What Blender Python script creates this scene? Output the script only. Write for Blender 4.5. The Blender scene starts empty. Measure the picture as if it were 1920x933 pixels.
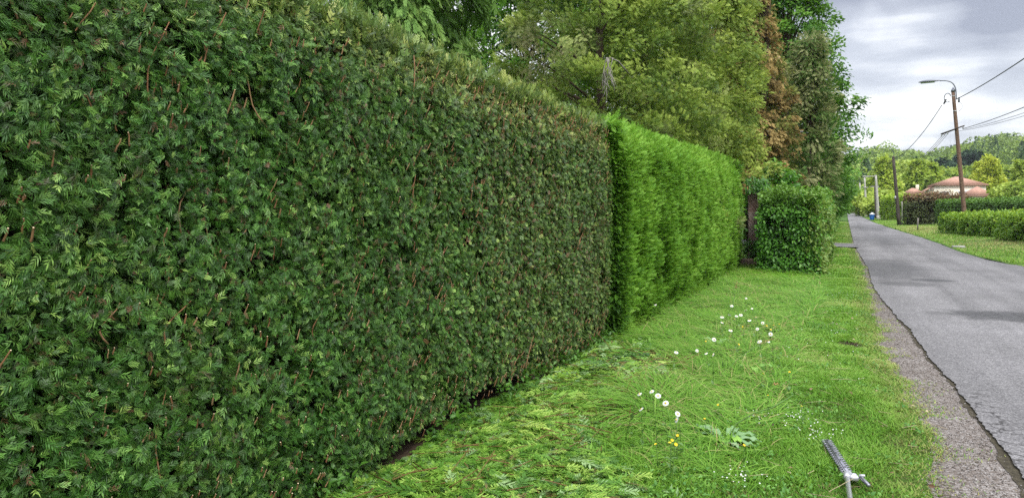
import bpy, math
import numpy as np
from mathutils import Vector, Matrix

# ------------------------------------------------------------------ camera, light, exposure
SC = bpy.context.scene
COL = SC.collection
F, W, H, CH = 1440.0, 1920.0, 933.0, 1.6          # focal length in photo pixels, photo size, eye height
YAW = math.atan((1587 - 960) / F)
PITCH = math.atan((466.5 - 385) / F)
_f = np.array([-math.sin(YAW) * math.cos(PITCH), math.cos(YAW) * math.cos(PITCH), -math.sin(PITCH)])
_r = np.array([math.cos(YAW), math.sin(YAW), 0.0])
_u = np.cross(_r, _f)
EYE = np.array([0, 0, CH])

def ray(px, py): return (px - 960) / F * _r + (466.5 - py) / F * _u + _f
def G(px, py, z=0.0):                              # survey: where a sight line meets the ground
    d = ray(px, py); return EYE + d * (z - CH) / d[2]
def AY(px, py, Y):                                 # survey: where a sight line reaches distance Y down the road
    d = ray(px, py); return EYE + d * (Y / d[1])

cd = bpy.data.cameras.new('camera'); cam = bpy.data.objects.new('camera', cd); COL.objects.link(cam)
cd.sensor_width = 36; cd.lens = 36 * F / W; cd.clip_start = 0.05; cd.clip_end = 6000
cam.matrix_world = Matrix(((_r[0], _u[0], -_f[0], 0), (_r[1], _u[1], -_f[1], 0), (_r[2], _u[2], -_f[2], CH), (0, 0, 0, 1)))
SC.camera = cam

SUN_EL, SUN_AZ = 50.0, 140.0                        # azimuth clockwise from +Y: the sun stands behind the camera, to the right
wd = bpy.data.worlds.new('World'); SC.world = wd; wd.use_nodes = True
nt = wd.node_tree; nt.nodes.clear()
N, Lk = nt.nodes, nt.links
def wn(t, **k):
    n = N.new(t)
    for a, v in k.items(): setattr(n, a, v)
    return n
out = wn('ShaderNodeOutputWorld')
sky = wn('ShaderNodeTexSky'); sky.sky_type = 'NISHITA'; sky.sun_disc = False
sky.sun_elevation = math.radians(SUN_EL); sky.sun_rotation = math.radians(SUN_AZ)
bg1 = wn('ShaderNodeBackground'); bg1.inputs[1].default_value = 0.12
Lk.new(sky.outputs[0], bg1.inputs[0])
tc = wn('ShaderNodeTexCoord')
sep = wn('ShaderNodeSeparateXYZ'); Lk.new(tc.outputs['Generated'], sep.inputs[0])
def wmath(op, a, b=None, c=None, clamp=False):
    n = wn('ShaderNodeMath', operation=op); n.use_clamp = clamp
    for i, v in enumerate((a, b, c)):
        if v is None: continue
        if isinstance(v, (int, float)): n.inputs[i].default_value = v
        else: Lk.new(v, n.inputs[i])
    return n.outputs[0]
# cloud deck: project the direction on a flat layer so that clouds flatten towards the horizon
zz = wmath('ADD', wmath('MAXIMUM', sep.outputs[2], 0.0), 0.16)
cx = wmath('DIVIDE', sep.outputs[0], zz); cy = wmath('DIVIDE', sep.outputs[1], zz)
cmb = wn('ShaderNodeCombineXYZ'); Lk.new(cx, cmb.inputs[0]); Lk.new(cy, cmb.inputs[1]); Lk.new(wmath('MULTIPLY', sep.outputs[2], 13.0), cmb.inputs[2])
nz = wn('ShaderNodeTexNoise'); nz.inputs['Scale'].default_value = 1.7; nz.inputs['Detail'].default_value = 8; nz.inputs['Roughness'].default_value = 0.5
Lk.new(cmb.outputs[0], nz.inputs[0])
n2 = wn('ShaderNodeTexNoise'); n2.inputs['Scale'].default_value = 11.0; n2.inputs['Detail'].default_value = 6
Lk.new(tc.outputs['Generated'], n2.inputs[0])
def patch(px, py, r0, r1, dist=0.10):
    d = ray(px, py); d = d / np.linalg.norm(d)
    vd = wn('ShaderNodeVectorMath', operation='DISTANCE'); vd.inputs[1].default_value = tuple(d)
    Lk.new(tc.outputs['Generated'], vd.inputs[0])
    dd = wmath('ADD', vd.outputs['Value'], wmath('MULTIPLY', wmath('SUBTRACT', n2.outputs[0], 0.5), dist * 2))
    mr = wn('ShaderNodeMapRange', interpolation_type='SMOOTHSTEP')
    Lk.new(dd, mr.inputs[0]); mr.inputs[1].default_value = r1; mr.inputs[2].default_value = r0
    return mr.outputs[0]
bri = wmath('ADD', wmath('MULTIPLY', wmath('SUBTRACT', nz.outputs[0], 0.5), 1.9), 0.45)
bri = wmath('ADD', bri, wmath('MULTIPLY', patch(1665, 150, 0.03, 0.13, .08), 0.55))
bri = wmath('ADD', bri, wmath('MULTIPLY', patch(1760, 130, 0.02, 0.12, .07), 0.20))
bri = wmath('ADD', bri, wmath('MULTIPLY', patch(1000, 60, 0.05, 0.30), 0.55))
bri = wmath('SUBTRACT', bri, wmath('MULTIPLY', patch(1700, -90, 0.10, 0.20, .05), 0.62))
bri = wmath('SUBTRACT', bri, wmath('MULTIPLY', patch(1900, 10, 0.02, 0.13, .05), 0.20))
cr = wn('ShaderNodeValToRGB'); Lk.new(bri, cr.inputs[0])
e = cr.color_ramp.elements
e[0].position = 0.02; e[0].color = (.38, .39, .46, 1); e[1].position = 1.0; e[1].color = (1.22, 1.22, 1.22, 1)
k = e.new(0.5); k.color = (.66, .68, .745, 1)
bg2 = wn('ShaderNodeBackground'); Lk.new(cr.outputs[0], bg2.inputs[0])
# overcast skies are about three times brighter overhead than at the horizon
mz = wn('ShaderNodeMapRange', interpolation_type='SMOOTHSTEP'); Lk.new(sep.outputs[2], mz.inputs[0])
mz.inputs[1].default_value = 0.32; mz.inputs[2].default_value = 0.85; mz.inputs[3].default_value = 0.62; mz.inputs[4].default_value = 2.5
Lk.new(mz.outputs[0], bg2.inputs[1])
mx = wn('ShaderNodeMixShader'); mx.inputs[0].default_value = 0.86
Lk.new(bg1.outputs[0], mx.inputs[1]); Lk.new(bg2.outputs[0], mx.inputs[2]); Lk.new(mx.outputs[0], out.inputs[0])

sl = bpy.data.lights.new('sun', 'SUN'); sl.energy = 1.5; sl.angle = math.radians(14); sl.color = (1, .96, .89)
so = bpy.data.objects.new('sun', sl); COL.objects.link(so)
_a, _e = math.radians(SUN_AZ), math.radians(SUN_EL)
so.rotation_euler = Vector((math.sin(_a) * math.cos(_e), math.cos(_a) * math.cos(_e), math.sin(_e))).to_track_quat('Z', 'Y').to_euler()
so.location = (6, -6, 20)

SC.view_settings.view_transform = 'Standard'; SC.view_settings.look = 'None'
SC.view_settings.exposure = 0.84; SC.view_settings.gamma = 1.0; SC.view_settings.use_curve_mapping = False
SC.render.engine = 'CYCLES'
SC.cycles.max_bounces = 5; SC.cycles.diffuse_bounces = 3; SC.cycles.glossy_bounces = 2; SC.cycles.transmission_bounces = 3
SC.cycles.volume_bounces = 0; SC.cycles.caustics_reflective = False; SC.cycles.caustics_refractive = False
SC.cycles.use_denoising = False

# ------------------------------------------------------------------ helpers
rng = np.random.default_rng(11)
PI = math.pi

def tag(o, label=None, cat=None, group=None, kind=None):
    if label: o['label'] = label
    if cat: o['category'] = cat
    if group: o['group'] = group
    if kind: o['kind'] = kind
    return o

def empty(name, loc=(0, 0, 0), rz=0.0):
    o = bpy.data.objects.new(name, None); COL.objects.link(o)
    o.location = tuple(loc); o.rotation_euler = (0, 0, rz); o.empty_display_size = 0.2
    return o

def copy_tree(o, parent=None):
    c = o.copy(); COL.objects.link(c)
    if parent is not None: c.parent = parent
    for ch in list(o.children): copy_tree(ch, c)
    return c

class Geo:
    """collects triangles as numpy blocks and links them as one mesh"""
    def __init__(s): s.v = []; s.t = []; s.a = []; s.b = []; s.n = 0
    def add(s, v, t, a=0.5, b=0.0):
        v = np.asarray(v, float).reshape(-1, 3); t = np.asarray(t, int).reshape(-1, 3)
        s.v.append(v); s.t.append(t + s.n); s.n += len(v)
        s.a.append(np.broadcast_to(np.asarray(a, float), (len(v),)).copy()); s.b.append(np.broadcast_to(np.asarray(b, float), (len(v),)).copy())
        return s
    def inst(s, tmpl, pos, R, scale, var, alt=0.0, tipw=0.25):
        V, T, tip = tmpl
        k, n = len(pos), len(V)
        if k == 0: return s
        scale = np.asarray(scale, float)
        if scale.ndim == 1: scale = scale[:, None]
        P = (V[None] * scale[:, None, :])
        P = np.einsum('kij,knj->kni', R, P) + pos[:, None, :]
        idx = T[None] + (np.arange(k) * n)[:, None, None]
        a = np.broadcast_to(np.asarray(var, float), (k,))[:, None] + (tip[None] - 0.5) * tipw
        b = np.broadcast_to(np.asarray(alt, float), (k,))[:, None] + np.zeros((1, n))
        return s.add(P.reshape(-1, 3), idx.reshape(-1, 3), np.clip(a, 0, 1).ravel(), b.ravel())
    def build(s, name, mat, parent=None, smooth=False, loc=(0, 0, 0)):
        me = bpy.data.meshes.new(name)
        v = np.concatenate(s.v) - np.asarray(loc, float); t = np.concatenate(s.t)
        me.vertices.add(len(v)); me.vertices.foreach_set('co', v.astype(np.float32).ravel())
        me.loops.add(len(t) * 3); me.loops.foreach_set('vertex_index', t.astype(np.int32).ravel())
        me.polygons.add(len(t)); me.polygons.foreach_set('loop_start', (np.arange(len(t)) * 3).astype(np.int32))
        if smooth: me.polygons.foreach_set('use_smooth', np.ones(len(t), bool))
        for nm, arr in (('var', s.a), ('alt', s.b)):
            at = me.attributes.new(nm, 'FLOAT', 'POINT'); at.data.foreach_set('value', np.concatenate(arr).astype(np.float32))
        me.update(calc_edges=True); me.validate()
        me.materials.append(mat)
        o = bpy.data.objects.new(name, me); COL.objects.link(o)
        if parent is not None:
            o.parent = parent
        o.location = tuple(loc)
        return o

def rel(geo, root):                                 # world-space geometry -> the local space of an unrotated root
    L = np.array(root.location)
    geo.v = [v - L for v in geo.v]; return geo

def norm(v): return v / np.maximum(np.linalg.norm(v, axis=-1, keepdims=True), 1e-9)

def frames(d, n):
    """columns: x along d, y across, z close to n"""
    x = norm(d); y = norm(np.cross(n, x)); z = np.cross(x, y)
    return np.stack([x, y, z], axis=-1)

def _h(ix, iy, iz, seed):
    n = (ix * 374761393 + iy * 668265263 + iz * 1442695041 + seed * 974634777).astype(np.int64) & 0xffffffff
    n = ((n ^ (n >> 15)) * 2246822519) & 0xffffffff
    n = ((n ^ (n >> 13)) * 1274126177) & 0xffffffff
    return ((n ^ (n >> 16)) & 0xffff) / 65535.0
def vnoise(p, sc, seed=0):
    p = np.asarray(p, float) / sc; i = np.floor(p).astype(np.int64); f = p - i; f = f * f * (3 - 2 * f)
    r = 0
    for a in (0, 1):
        for b in (0, 1):
            for c in (0, 1):
                w = (f[..., 0] if a else 1 - f[..., 0]) * (f[..., 1] if b else 1 - f[..., 1]) * (f[..., 2] if c else 1 - f[..., 2])
                r = r + w * _h(i[..., 0] + a, i[..., 1] + b, i[..., 2] + c, seed)
    return r
def fbm(p, sc, seed=0): return (vnoise(p, sc, seed) * 4 + vnoise(p, sc / 2.1, seed + 5) * 2 + vnoise(p, sc / 4.3, seed + 9)) / 7.0

def tube(g, pts, rad, sides=6, a=0.5, b=0.0, cap=True):
    pts = np.asarray(pts, float); rad = np.broadcast_to(np.asarray(rad, float), (len(pts),))
    tg = norm(np.gradient(pts, axis=0))
    ref = np.array([0, 0, 1.0]) if abs(tg[0][2]) < 0.9 else np.array([1.0, 0, 0])
    X = norm(np.cross(tg, ref)); Y = np.cross(tg, X)
    an = np.arange(sides) * 2 * PI / sides
    V = pts[:, None] + rad[:, None, None] * (np.cos(an)[None, :, None] * X[:, None] + np.sin(an)[None, :, None] * Y[:, None])
    T = []
    m = len(pts)
    for i in range(m - 1):
        for j in range(sides):
            a0, a1 = i * sides + j, i * sides + (j + 1) % sides
            T += [(a0, a1, a1 + sides), (a0, a1 + sides, a0 + sides)]
    V = V.reshape(-1, 3)
    if cap:
        V = np.vstack([V, pts[0], pts[-1]]); c0, c1 = len(V) - 2, len(V) - 1
        for j in range(sides):
            T.append((c0, (j + 1) % sides, j)); T.append((c1, (m - 1) * sides + j, (m - 1) * sides + (j + 1) % sides))
    g.add(V, T, a, b); return g

def lathe(g, base, prof, sides=12, axis=(0, 0, 1), a=0.5):
    ax = norm(np.array(axis, float)); pts = [np.array(base, float) + ax * h for h, r in prof]
    ref = np.array([1.0, 0, 0]) if abs(ax[0]) < .9 else np.array([0, 1.0, 0])
    X = norm(np.cross(ax, ref)); Y = np.cross(ax, X); an = np.arange(sides) * 2 * PI / sides
    V = np.array([p + r * (math.cos(t) * X + math.sin(t) * Y) for p, (h, r) in zip(pts, prof) for t in an])
    T = []
    for i in range(len(prof) - 1):
        for j in range(sides):
            a0, a1 = i * sides + j, i * sides + (j + 1) % sides
            T += [(a0, a1, a1 + sides), (a0, a1 + sides, a0 + sides)]
    V = np.vstack([V, pts[0], pts[-1]]); c0, c1 = len(V) - 2, len(V) - 1; m = len(prof)
    for j in range(sides):
        T.append((c0, (j + 1) % sides, j)); T.append((c1, (m - 1) * sides + j, (m - 1) * sides + (j + 1) % sides))
    return g.add(V, T, a)

def box(g, c, s, R=None, a=0.5, bev=0.0):
    """box with chamfered edges"""
    c = np.array(c, float); s = np.array(s, float) / 2
    if bev <= 0:
        V = np.array([[x, y, z] for x in (-1, 1) for y in (-1, 1) for z in (-1, 1)], float) * s
        T = [(0, 1, 3), (0, 3, 2), (4, 6, 7), (4, 7, 5), (0, 4, 5), (0, 5, 1), (2, 3, 7), (2, 7, 6), (0, 2, 6), (0, 6, 4), (1, 5, 7), (1, 7, 3)]
    else:
        bm_pts = []
        for ax in range(3):
            for sx in (-1, 1):
                for u in (-1, 1):
                    for w in (-1, 1):
                        p = np.zeros(3); p[ax] = sx * s[ax]; p[(ax + 1) % 3] = u * (s[(ax + 1) % 3] - bev); p[(ax + 2) % 3] = w * (s[(ax + 2) % 3] - bev)
                        bm_pts.append(p)
        import bmesh
        bm = bmesh.new()
        for p in bm_pts: bm.verts.new(p)
        bmesh.ops.convex_hull(bm, input=bm.verts); bmesh.ops.triangulate(bm, faces=bm.faces)
        bm.verts.index_update(); V = np.array([v.co[:] for v in bm.verts]); T = [[v.index for v in f.verts] for f in bm.faces]; bm.free()
    if R is not None: V = V @ np.array(R).T
    return g.add(V + c, T, a)

# ------------------------------------------------------------------ materials
def newmat(name):
    m = bpy.data.materials.new(name); m.use_nodes = True; t = m.node_tree
    b = t.nodes.get('Principled BSDF'); return m, t, b
def ramp(t, stops, fac):
    r = t.nodes.new('ShaderNodeValToRGB'); t.links.new(fac, r.inputs[0]); el = r.color_ramp.elements
    el[0].position, el[0].color = stops[0][0], (*stops[0][1], 1)
    el[1].position, el[1].color = stops[-1][0], (*stops[-1][1], 1)
    for p, c in stops[1:-1]:
        x = el.new(p); x.color = (*c, 1)
    return r.outputs[0]
def attr(t, nm):
    n = t.nodes.new('ShaderNodeAttribute'); n.attribute_name = nm; return n.outputs['Fac']
def leafmat(name, stops, stops2=None, rough=.5, trans=.25, spec=.35):
    m, t, b = newmat(name)
    c = ramp(t, stops, attr(t, 'var'))
    if stops2:
        c2 = ramp(t, stops2, attr(t, 'var')); mxx = t.nodes.new('ShaderNodeMix'); mxx.data_type = 'RGBA'
        t.links.new(attr(t, 'alt'), mxx.inputs[0]); t.links.new(c, mxx.inputs[6]); t.links.new(c2, mxx.inputs[7]); c = mxx.outputs[2]
    t.links.new(c, b.inputs['Base Color']); b.inputs['Roughness'].default_value = rough; b.inputs['Specular IOR Level'].default_value = spec
    if trans > 0:
        tr = t.nodes.new('ShaderNodeBsdfTranslucent'); ms = t.nodes.new('ShaderNodeMixShader'); ms.inputs[0].default_value = trans
        hs = t.nodes.new('ShaderNodeHueSaturation'); hs.inputs['Value'].default_value = 1.5; hs.inputs['Hue'].default_value = .485
        t.links.new(c, hs.inputs['Color']); t.links.new(hs.outputs[0], tr.inputs[0])
        o = t.nodes.get('Material Output')
        t.links.new(b.outputs[0], ms.inputs[1]); t.links.new(tr.outputs[0], ms.inputs[2]); t.links.new(ms.outputs[0], o.inputs[0])
    return m
def noise(t, scale, detail=6, rough=.55, co=None, dist=0):
    n = t.nodes.new('ShaderNodeTexNoise'); n.inputs['Scale'].default_value = scale; n.inputs['Detail'].default_value = detail
    n.inputs['Roughness'].default_value = rough; n.inputs['Distortion'].default_value = dist
    if co is None:
        c = t.nodes.new('ShaderNodeTexCoord'); co = c.outputs['Object']
    t.links.new(co, n.inputs[0]); return n.outputs[0]
def bump(t, b, h, strength=.4, dist=.02):
    n = t.nodes.new('ShaderNodeBump'); n.inputs['Strength'].default_value = strength; n.inputs['Distance'].default_value = dist
    t.links.new(h, n.inputs['Height']); t.links.new(n.outputs[0], b.inputs['Normal'])
def simple(name, stops, scale=8, rough=.7, metal=0.0, bstr=.3, bdist=.01, spec=.4):
    m, t, b = newmat(name); n = noise(t, scale); t.links.new(ramp(t, stops, n), b.inputs['Base Color'])
    b.inputs['Roughness'].default_value = rough; b.inputs['Metallic'].default_value = metal; b.inputs['Specular IOR Level'].default_value = spec
    if bstr: bump(t, b, noise(t, scale * 4), bstr, bdist)
    return m
def tm(t, op, a, b=None, clamp=False):
    n = t.nodes.new('ShaderNodeMath'); n.operation = op; n.use_clamp = clamp
    for i, v in enumerate((a, b)):
        if v is None: continue
        if isinstance(v, (int, float)): n.inputs[i].default_value = v
        else: t.links.new(v, n.inputs[i])
    return n.outputs[0]

M = {}
M['dark_thuja'] = leafmat('dark_thuja_leaves',
    [(0, (.20, .10, .045)), (.05, (.12, .07, .03)), (.08, (.02, .055, .010)), (.35, (.036, .115, .016)), (.6, (.068, .195, .026)), (.85, (.125, .295, .045)), (.94, (.19, .37, .07)), (1, (.28, .50, .10))],
    [(0, (.25, .12, .06)), (.12, (.18, .10, .045)), (.2, (.06, .09, .026)), (.45, (.105, .155, .04)), (.7, (.175, .235, .058)), (.88, (.29, .32, .075)), (1, (.43, .45, .12))], rough=.42, trans=.18, spec=.38)
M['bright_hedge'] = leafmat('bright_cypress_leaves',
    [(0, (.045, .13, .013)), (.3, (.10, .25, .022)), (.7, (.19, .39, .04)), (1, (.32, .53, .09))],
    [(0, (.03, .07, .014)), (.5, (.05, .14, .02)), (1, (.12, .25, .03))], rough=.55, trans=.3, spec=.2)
M['beech'] = leafmat('hedge_broad_leaves', [(0, (.03, .10, .012)), (.5, (.075, .22, .022)), (.85, (.14, .33, .035)), (1, (.24, .43, .05))],
    [(0, (.12, .20, .03)), (.5, (.24, .34, .07)), (1, (.36, .46, .12))], rough=.42, trans=.25, spec=.38)
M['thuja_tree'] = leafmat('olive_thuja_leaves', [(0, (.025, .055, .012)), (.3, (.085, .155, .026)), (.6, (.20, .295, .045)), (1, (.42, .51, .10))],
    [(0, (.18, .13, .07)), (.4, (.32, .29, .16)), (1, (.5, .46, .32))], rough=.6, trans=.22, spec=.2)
M['weeping'] = leafmat('grey_green_cypress_leaves', [(0, (.04, .09, .02)), (.5, (.13, .25, .05)), (1, (.28, .42, .11))], rough=.6, trans=.22, spec=.2)
M['maple'] = leafmat('maple_leaves', [(0, (.025, .075, .010)), (.5, (.075, .20, .02)), (1, (.17, .35, .04))], rough=.5, trans=.3, spec=.3)
M['dead'] = leafmat('dead_conifer_needles', [(0, (.06, .04, .022)), (.3, (.16, .12, .045)), (.65, (.32, .225, .08)), (1, (.50, .385, .16))],
    [(0, (.05, .10, .02)), (1, (.18, .24, .05))], rough=.8, trans=.15, spec=.1)
M['tan'] = leafmat('tan_green_foliage', [(0, (.035, .09, .018)), (.4, (.08, .17, .03)), (.65, (.22, .26, .09)), (1, (.48, .46, .25))], rough=.7, trans=.2, spec=.15)
M['grass'] = leafmat('grass_blades', [(0, (.14, .115, .045)), (.05, (.26, .24, .08)), (.09, (.06, .15, .010)), (.4, (.105, .26, .016)), (.75, (.19, .36, .04)), (1, (.36, .47, .13))],
    [(0, (.26, .17, .07)), (.4, (.40, .33, .14)), (.75, (.28, .34, .09)), (1, (.52, .50, .24))], rough=.55, trans=.3, spec=.2)
M['clip'] = leafmat('cut_fronds', [(0, (.22, .12, .05)), (.05, (.16, .14, .04)), (.08, (.03, .09, .015)), (.4, (.10, .245, .026)), (.75, (.21, .38, .05)), (1, (.42, .56, .12))],
    [(0, (.13, .25, .09)), (1, (.38, .52, .28))], rough=.5, trans=.25, spec=.25)
M['bark'] = simple('bark', [(.3, (.05, .035, .025)), (.7, (.13, .095, .07))], 14, .9, bstr=.8, bdist=.02, spec=.1)
M['deadwood'] = simple('grey_dead_wood', [(.3, (.17, .155, .135)), (.7, (.34, .31, .28))], 20, .9, spec=.1)
M['stub'] = leafmat('cut_twig_bark', [(0, (.12, .05, .026)), (.5, (.26, .125, .062)), (.8, (.40, .24, .13)), (1, (.8, .64, .42))], rough=.7, trans=0, spec=.2)
M['innertwig'] = simple('inner_twigs', [(.3, (.018, .016, .01)), (.7, (.045, .036, .02))], 25, .95, bstr=1, bdist=.04, spec=.05)
M['soil'] = simple('soil', [(.3, (.022, .016, .010)), (.7, (.065, .045, .03))], 9, .95, bstr=.8, bdist=.03, spec=.1)
M['blossom'] = leafmat('white_petals', [(0, (.7, .7, .68)), (1, (.85, .85, .83))], rough=.5, trans=.25, spec=.2)
M['yolk'] = simple('flower_centre', [(.3, (.65, .4, .03)), (.7, (.8, .55, .06))], 60, .7, bstr=0)
M['butter'] = simple('yellow_petals', [(.3, (.75, .58, .02)), (.7, (.85, .68, .04))], 60, .35, bstr=0)
M['dock'] = leafmat('broad_weed_leaves', [(0, (.06, .18, .03)), (.5, (.16, .34, .06)), (1, (.28, .5, .08))], [(0, (.15, .30, .12)), (1, (.33, .48, .26))], rough=.5, trans=.25, spec=.3)
M['stemgreen'] = leafmat('green_stems', [(0, (.06, .14, .03)), (1, (.16, .28, .07))], rough=.5, trans=.1)
M['terracotta'] = simple('old_render', [(.2, (.10, .065, .05)), (.45, (.23, .15, .12)), (.6, (.30, .24, .21)), (.75, (.42, .38, .35))], 5, .95, bstr=.9, bdist=.03, spec=.1)

# ------------------------------------------------------------------ templates: x along the stem, y across, z normal
def spray(pairs, L=1.0, wid=.5, detail=1, curve=.12, seed=0, ang=42, lw=.06, rough=.05):
    r = np.random.default_rng(seed); V = []; T = []; tip = []
    def quad(p, q, w, t0, t1):                      # long kite from p to q
        d = q - p; s = np.array([-d[1], d[0], 0]); s = s / (np.linalg.norm(s) + 1e-9) * w
        m = p + d * .42; i = len(V)
        V.extend([p, m + s, q, m - s]); tip.extend([t0, (t0 + t1) / 2, t1, (t0 + t1) / 2]); T.extend([(i, i + 1, i + 2), (i, i + 2, i + 3)])
    bend = r.uniform(-.12, .12)
    def ctr(x): return np.array([x * L, bend * x * x * L, 0.])
    quad(ctr(0), ctr(.5), .012 * L, 0, .2); quad(ctr(.4), ctr(1.0), .02 * L, .3, 1)
    for i in range(pairs):
        x = .08 + .86 * (i + .5) / pairs
        ln = wid * L * (math.sin(PI * min(1, (x * .80 + .16))) ** .8) * r.uniform(.8, 1.1) * .62 + .05 * L
        for sd in (-1, 1):
            a = math.radians(ang + r.uniform(-8, 8) - 12 * x) * sd
            p = ctr(min(1, x + (.04 if sd > 0 else 0))); d = np.array([math.cos(a), math.sin(a), 0])
            q = p + d * ln * (1 if rough < .1 else r.uniform(.6, 1.15)) + np.array([0, 0, r.uniform(-rough, rough) * L])
            quad(p, q, lw * L * (.5 if detail > 1 else 1), .2 + .3 * x, .9)
            if detail > 1:
                ns = 2 if ln > .2 * L else 1
                for j in range(ns):
                    f = .28 + .5 * j / ns; b = p + (q - p) * f
                    for s2 in (-1, 1):
                        aa = a + s2 * math.radians(38); l2 = ln * (.42 - .12 * j) * r.uniform(.8, 1.2)
                        e2 = b + np.array([math.cos(aa), math.sin(aa), 0]) * l2
                        dd = e2 - b; s_ = np.array([-dd[1], dd[0], 0]) * .12; k_ = len(V)
                        V.extend([b - s_ * .6, b + s_ * .6, e2]); tip.extend([.4, .4, 1]); T.append((k_, k_ + 1, k_ + 2))
    V = np.array(V); V[:, 2] -= curve * (V[:, 0] ** 2) / L + .25 * curve * V[:, 1] ** 2 / L
    return V, np.array(T), np.array(tip)

def blade(seg=2, w=.05, curve=.35):
    V = []; T = []; tip = []
    for i in range(seg + 1):
        s = i / seg; x = s * (1 - .25 * curve * s); z = curve * s * s
        hw = w * (1 - s * .55) / 2
        if i < seg: V += [(x, -hw, -z), (x, hw, -z)]; tip += [s, s]
        else: V += [(x, 0, -z)]; tip += [1]
    for i in range(seg - 1): a = 2 * i; T += [(a, a + 1, a + 3), (a, a + 3, a + 2)]
    a = 2 * (seg - 1); T += [(a, a + 1, a + 2)]
    return np.array(V), np.array(T), np.array(tip)

def leaf(w=.55, fold=.12, droop=.15):
    V = np.array([(0, 0, 0), (.35, w / 2, fold), (.4, 0, 0.0), (.35, -w / 2, fold), (.75, w * .33, fold * .6 - droop * .5), (.75, -w * .33, fold * .6 - droop * .5), (1, 0, -droop)])
    T = np.array([(0, 2, 1), (0, 3, 2), (1, 2, 4), (2, 3, 5), (2, 6, 4), (2, 5, 6)])
    return V, T, V[:, 0]
def leaf2(w=.55):
    V = np.array([(0, 0, 0), (.45, w / 2, .1), (1, 0, -.1), (.45, -w / 2, .1)]); return V, np.array([(0, 2, 1), (0, 3, 2)]), V[:, 0]
LF = leaf(); LF2 = leaf2()
TW = (np.array([(0, -.5, -.3), (0, .5, -.3), (0, 0, .6), (1, -.4, -.2), (1, .4, -.2), (1, 0, .45)]), np.array([(0, 1, 4), (0, 4, 3), (1, 2, 5), (1, 5, 4), (2, 0, 3), (2, 3, 5), (3, 4, 5)]), np.array([0, 0, 0, 1., 1, 1]))

def rdir(k, bias, spread):
    """random directions about a bias vector"""
    return norm(np.asarray(bias, float) + rng.normal(0, spread, (k, 3)))

# ------------------------------------------------------------------ ground, verge, road
def grid(name, xs, ys, zf, mat, kind='structure'):
    X, Y = np.meshgrid(xs, ys); Z = zf(X, Y); V = np.stack([X, Y, Z], -1).reshape(-1, 3)
    ny, nx = X.shape; i = np.arange((ny - 1) * (nx - 1)); r0 = i // (nx - 1) * nx + i % (nx - 1)
    T = np.concatenate([np.stack([r0, r0 + 1, r0 + nx + 1], 1), np.stack([r0, r0 + nx + 1, r0 + nx], 1)])
    g = Geo().add(V, T); o = g.build(name, mat, smooth=True); tag(o, kind=kind); return o

m, t, b = newmat('meadow_ground')
n1 = noise(t, .6, 8); n2_ = noise(t, 30, 5)
t.links.new(ramp(t, [(.3, (.035, .075, .015)), (.5, (.06, .13, .02)), (.7, (.10, .12, .04))], tm(t, 'ADD', tm(t, 'MULTIPLY', n1, .5), tm(t, 'MULTIPLY', n2_, .5))), b.inputs['Base Color'])
b.inputs['Roughness'].default_value = .95; b.inputs['Specular IOR Level'].default_value = .1; bump(t, b, n2_, .8, .04)
M['ground'] = m
def nonuni(lo, hi, n, p=2.2):
    s = np.linspace(-1, 1, n); return np.where(s < 0, -abs(lo) * abs(s) ** p, hi * abs(s) ** p)
def ground_z(x, y):
    # flat near the road; far away the land rises into a long wooded ridge
    d = np.hypot(x, np.maximum(y, 0)); az = np.degrees(np.arctan2(x, np.maximum(y, 1e-3)))
    t_ = np.clip((d - 170) / 380, 0, 1) * (y > 0); t_ = t_ * t_ * (3 - 2 * t_)
    hgt = 21 + 9 * np.clip((az - 1) / 12, 0, 1.5) + 3 * np.sin(az * .9)
    return -.06 + t_ * hgt
grid('ground', nonuni(-2500, 2500, 91), nonuni(-300, 2600, 91), ground_z, M['ground'])

KL = np.array([(-6, .95), (4.7, .95), (6.24, .94), (7.93, .89), (9.1, .82), (11.67, .72), (13.8, .61), (15.9, .51), (22, .51), (26.6, .41), (36, .29), (72, .2), (168, .04), (300, -.6)])
KR = np.array([(-6, 5.2), (15, 4.5), (23.7, 4.25), (26.1, 3.92), (30.5, 3.7), (36, 3.7), (43.5, 3.51), (53.8, 3.16), (64.2, 2.86), (77.3, 2.5), (126, 2.0), (300, 1.5)])
KG = np.array([(-6, .5), (4.7, .55), (6.2, .56), (7.6, .48), (10, .39), (13, .42), (16.4, .42), (22, .46), (26, .37), (36, .27), (72, .18), (300, -.7)])
def roadL(y): return np.interp(y, KL[:, 0], KL[:, 1])
def roadR(y): return np.interp(y, KR[:, 0], KR[:, 1])
def gravL(y): return np.interp(y, KG[:, 0], KG[:, 1]) + .16 * (fbm(P3(0 * np.asarray(y), y), .9, 301) - .5) + .08 * (vnoise(P3(0 * np.asarray(y), y), .22, 302) - .5)
def P3(x, y, z=0.0): return np.stack([np.asarray(x, float), np.asarray(y, float), np.zeros_like(np.asarray(x, float)) + z], -1)

def verge_z(x, y):
    """height of the left verge above the gravel"""
    x = np.asarray(x, float); y = np.asarray(y, float)
    e = np.clip((gravL(y) - x) / .35, 0, 1)
    z = .035 * e + .05 * (fbm(P3(x, y), .9, 3) - .5) * e
    z += .03 * np.clip((-.9 - x) / 1.2, 0, 1) * (1 - np.clip((x + 1.9) / -.5, 0, 1))
    return z
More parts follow.
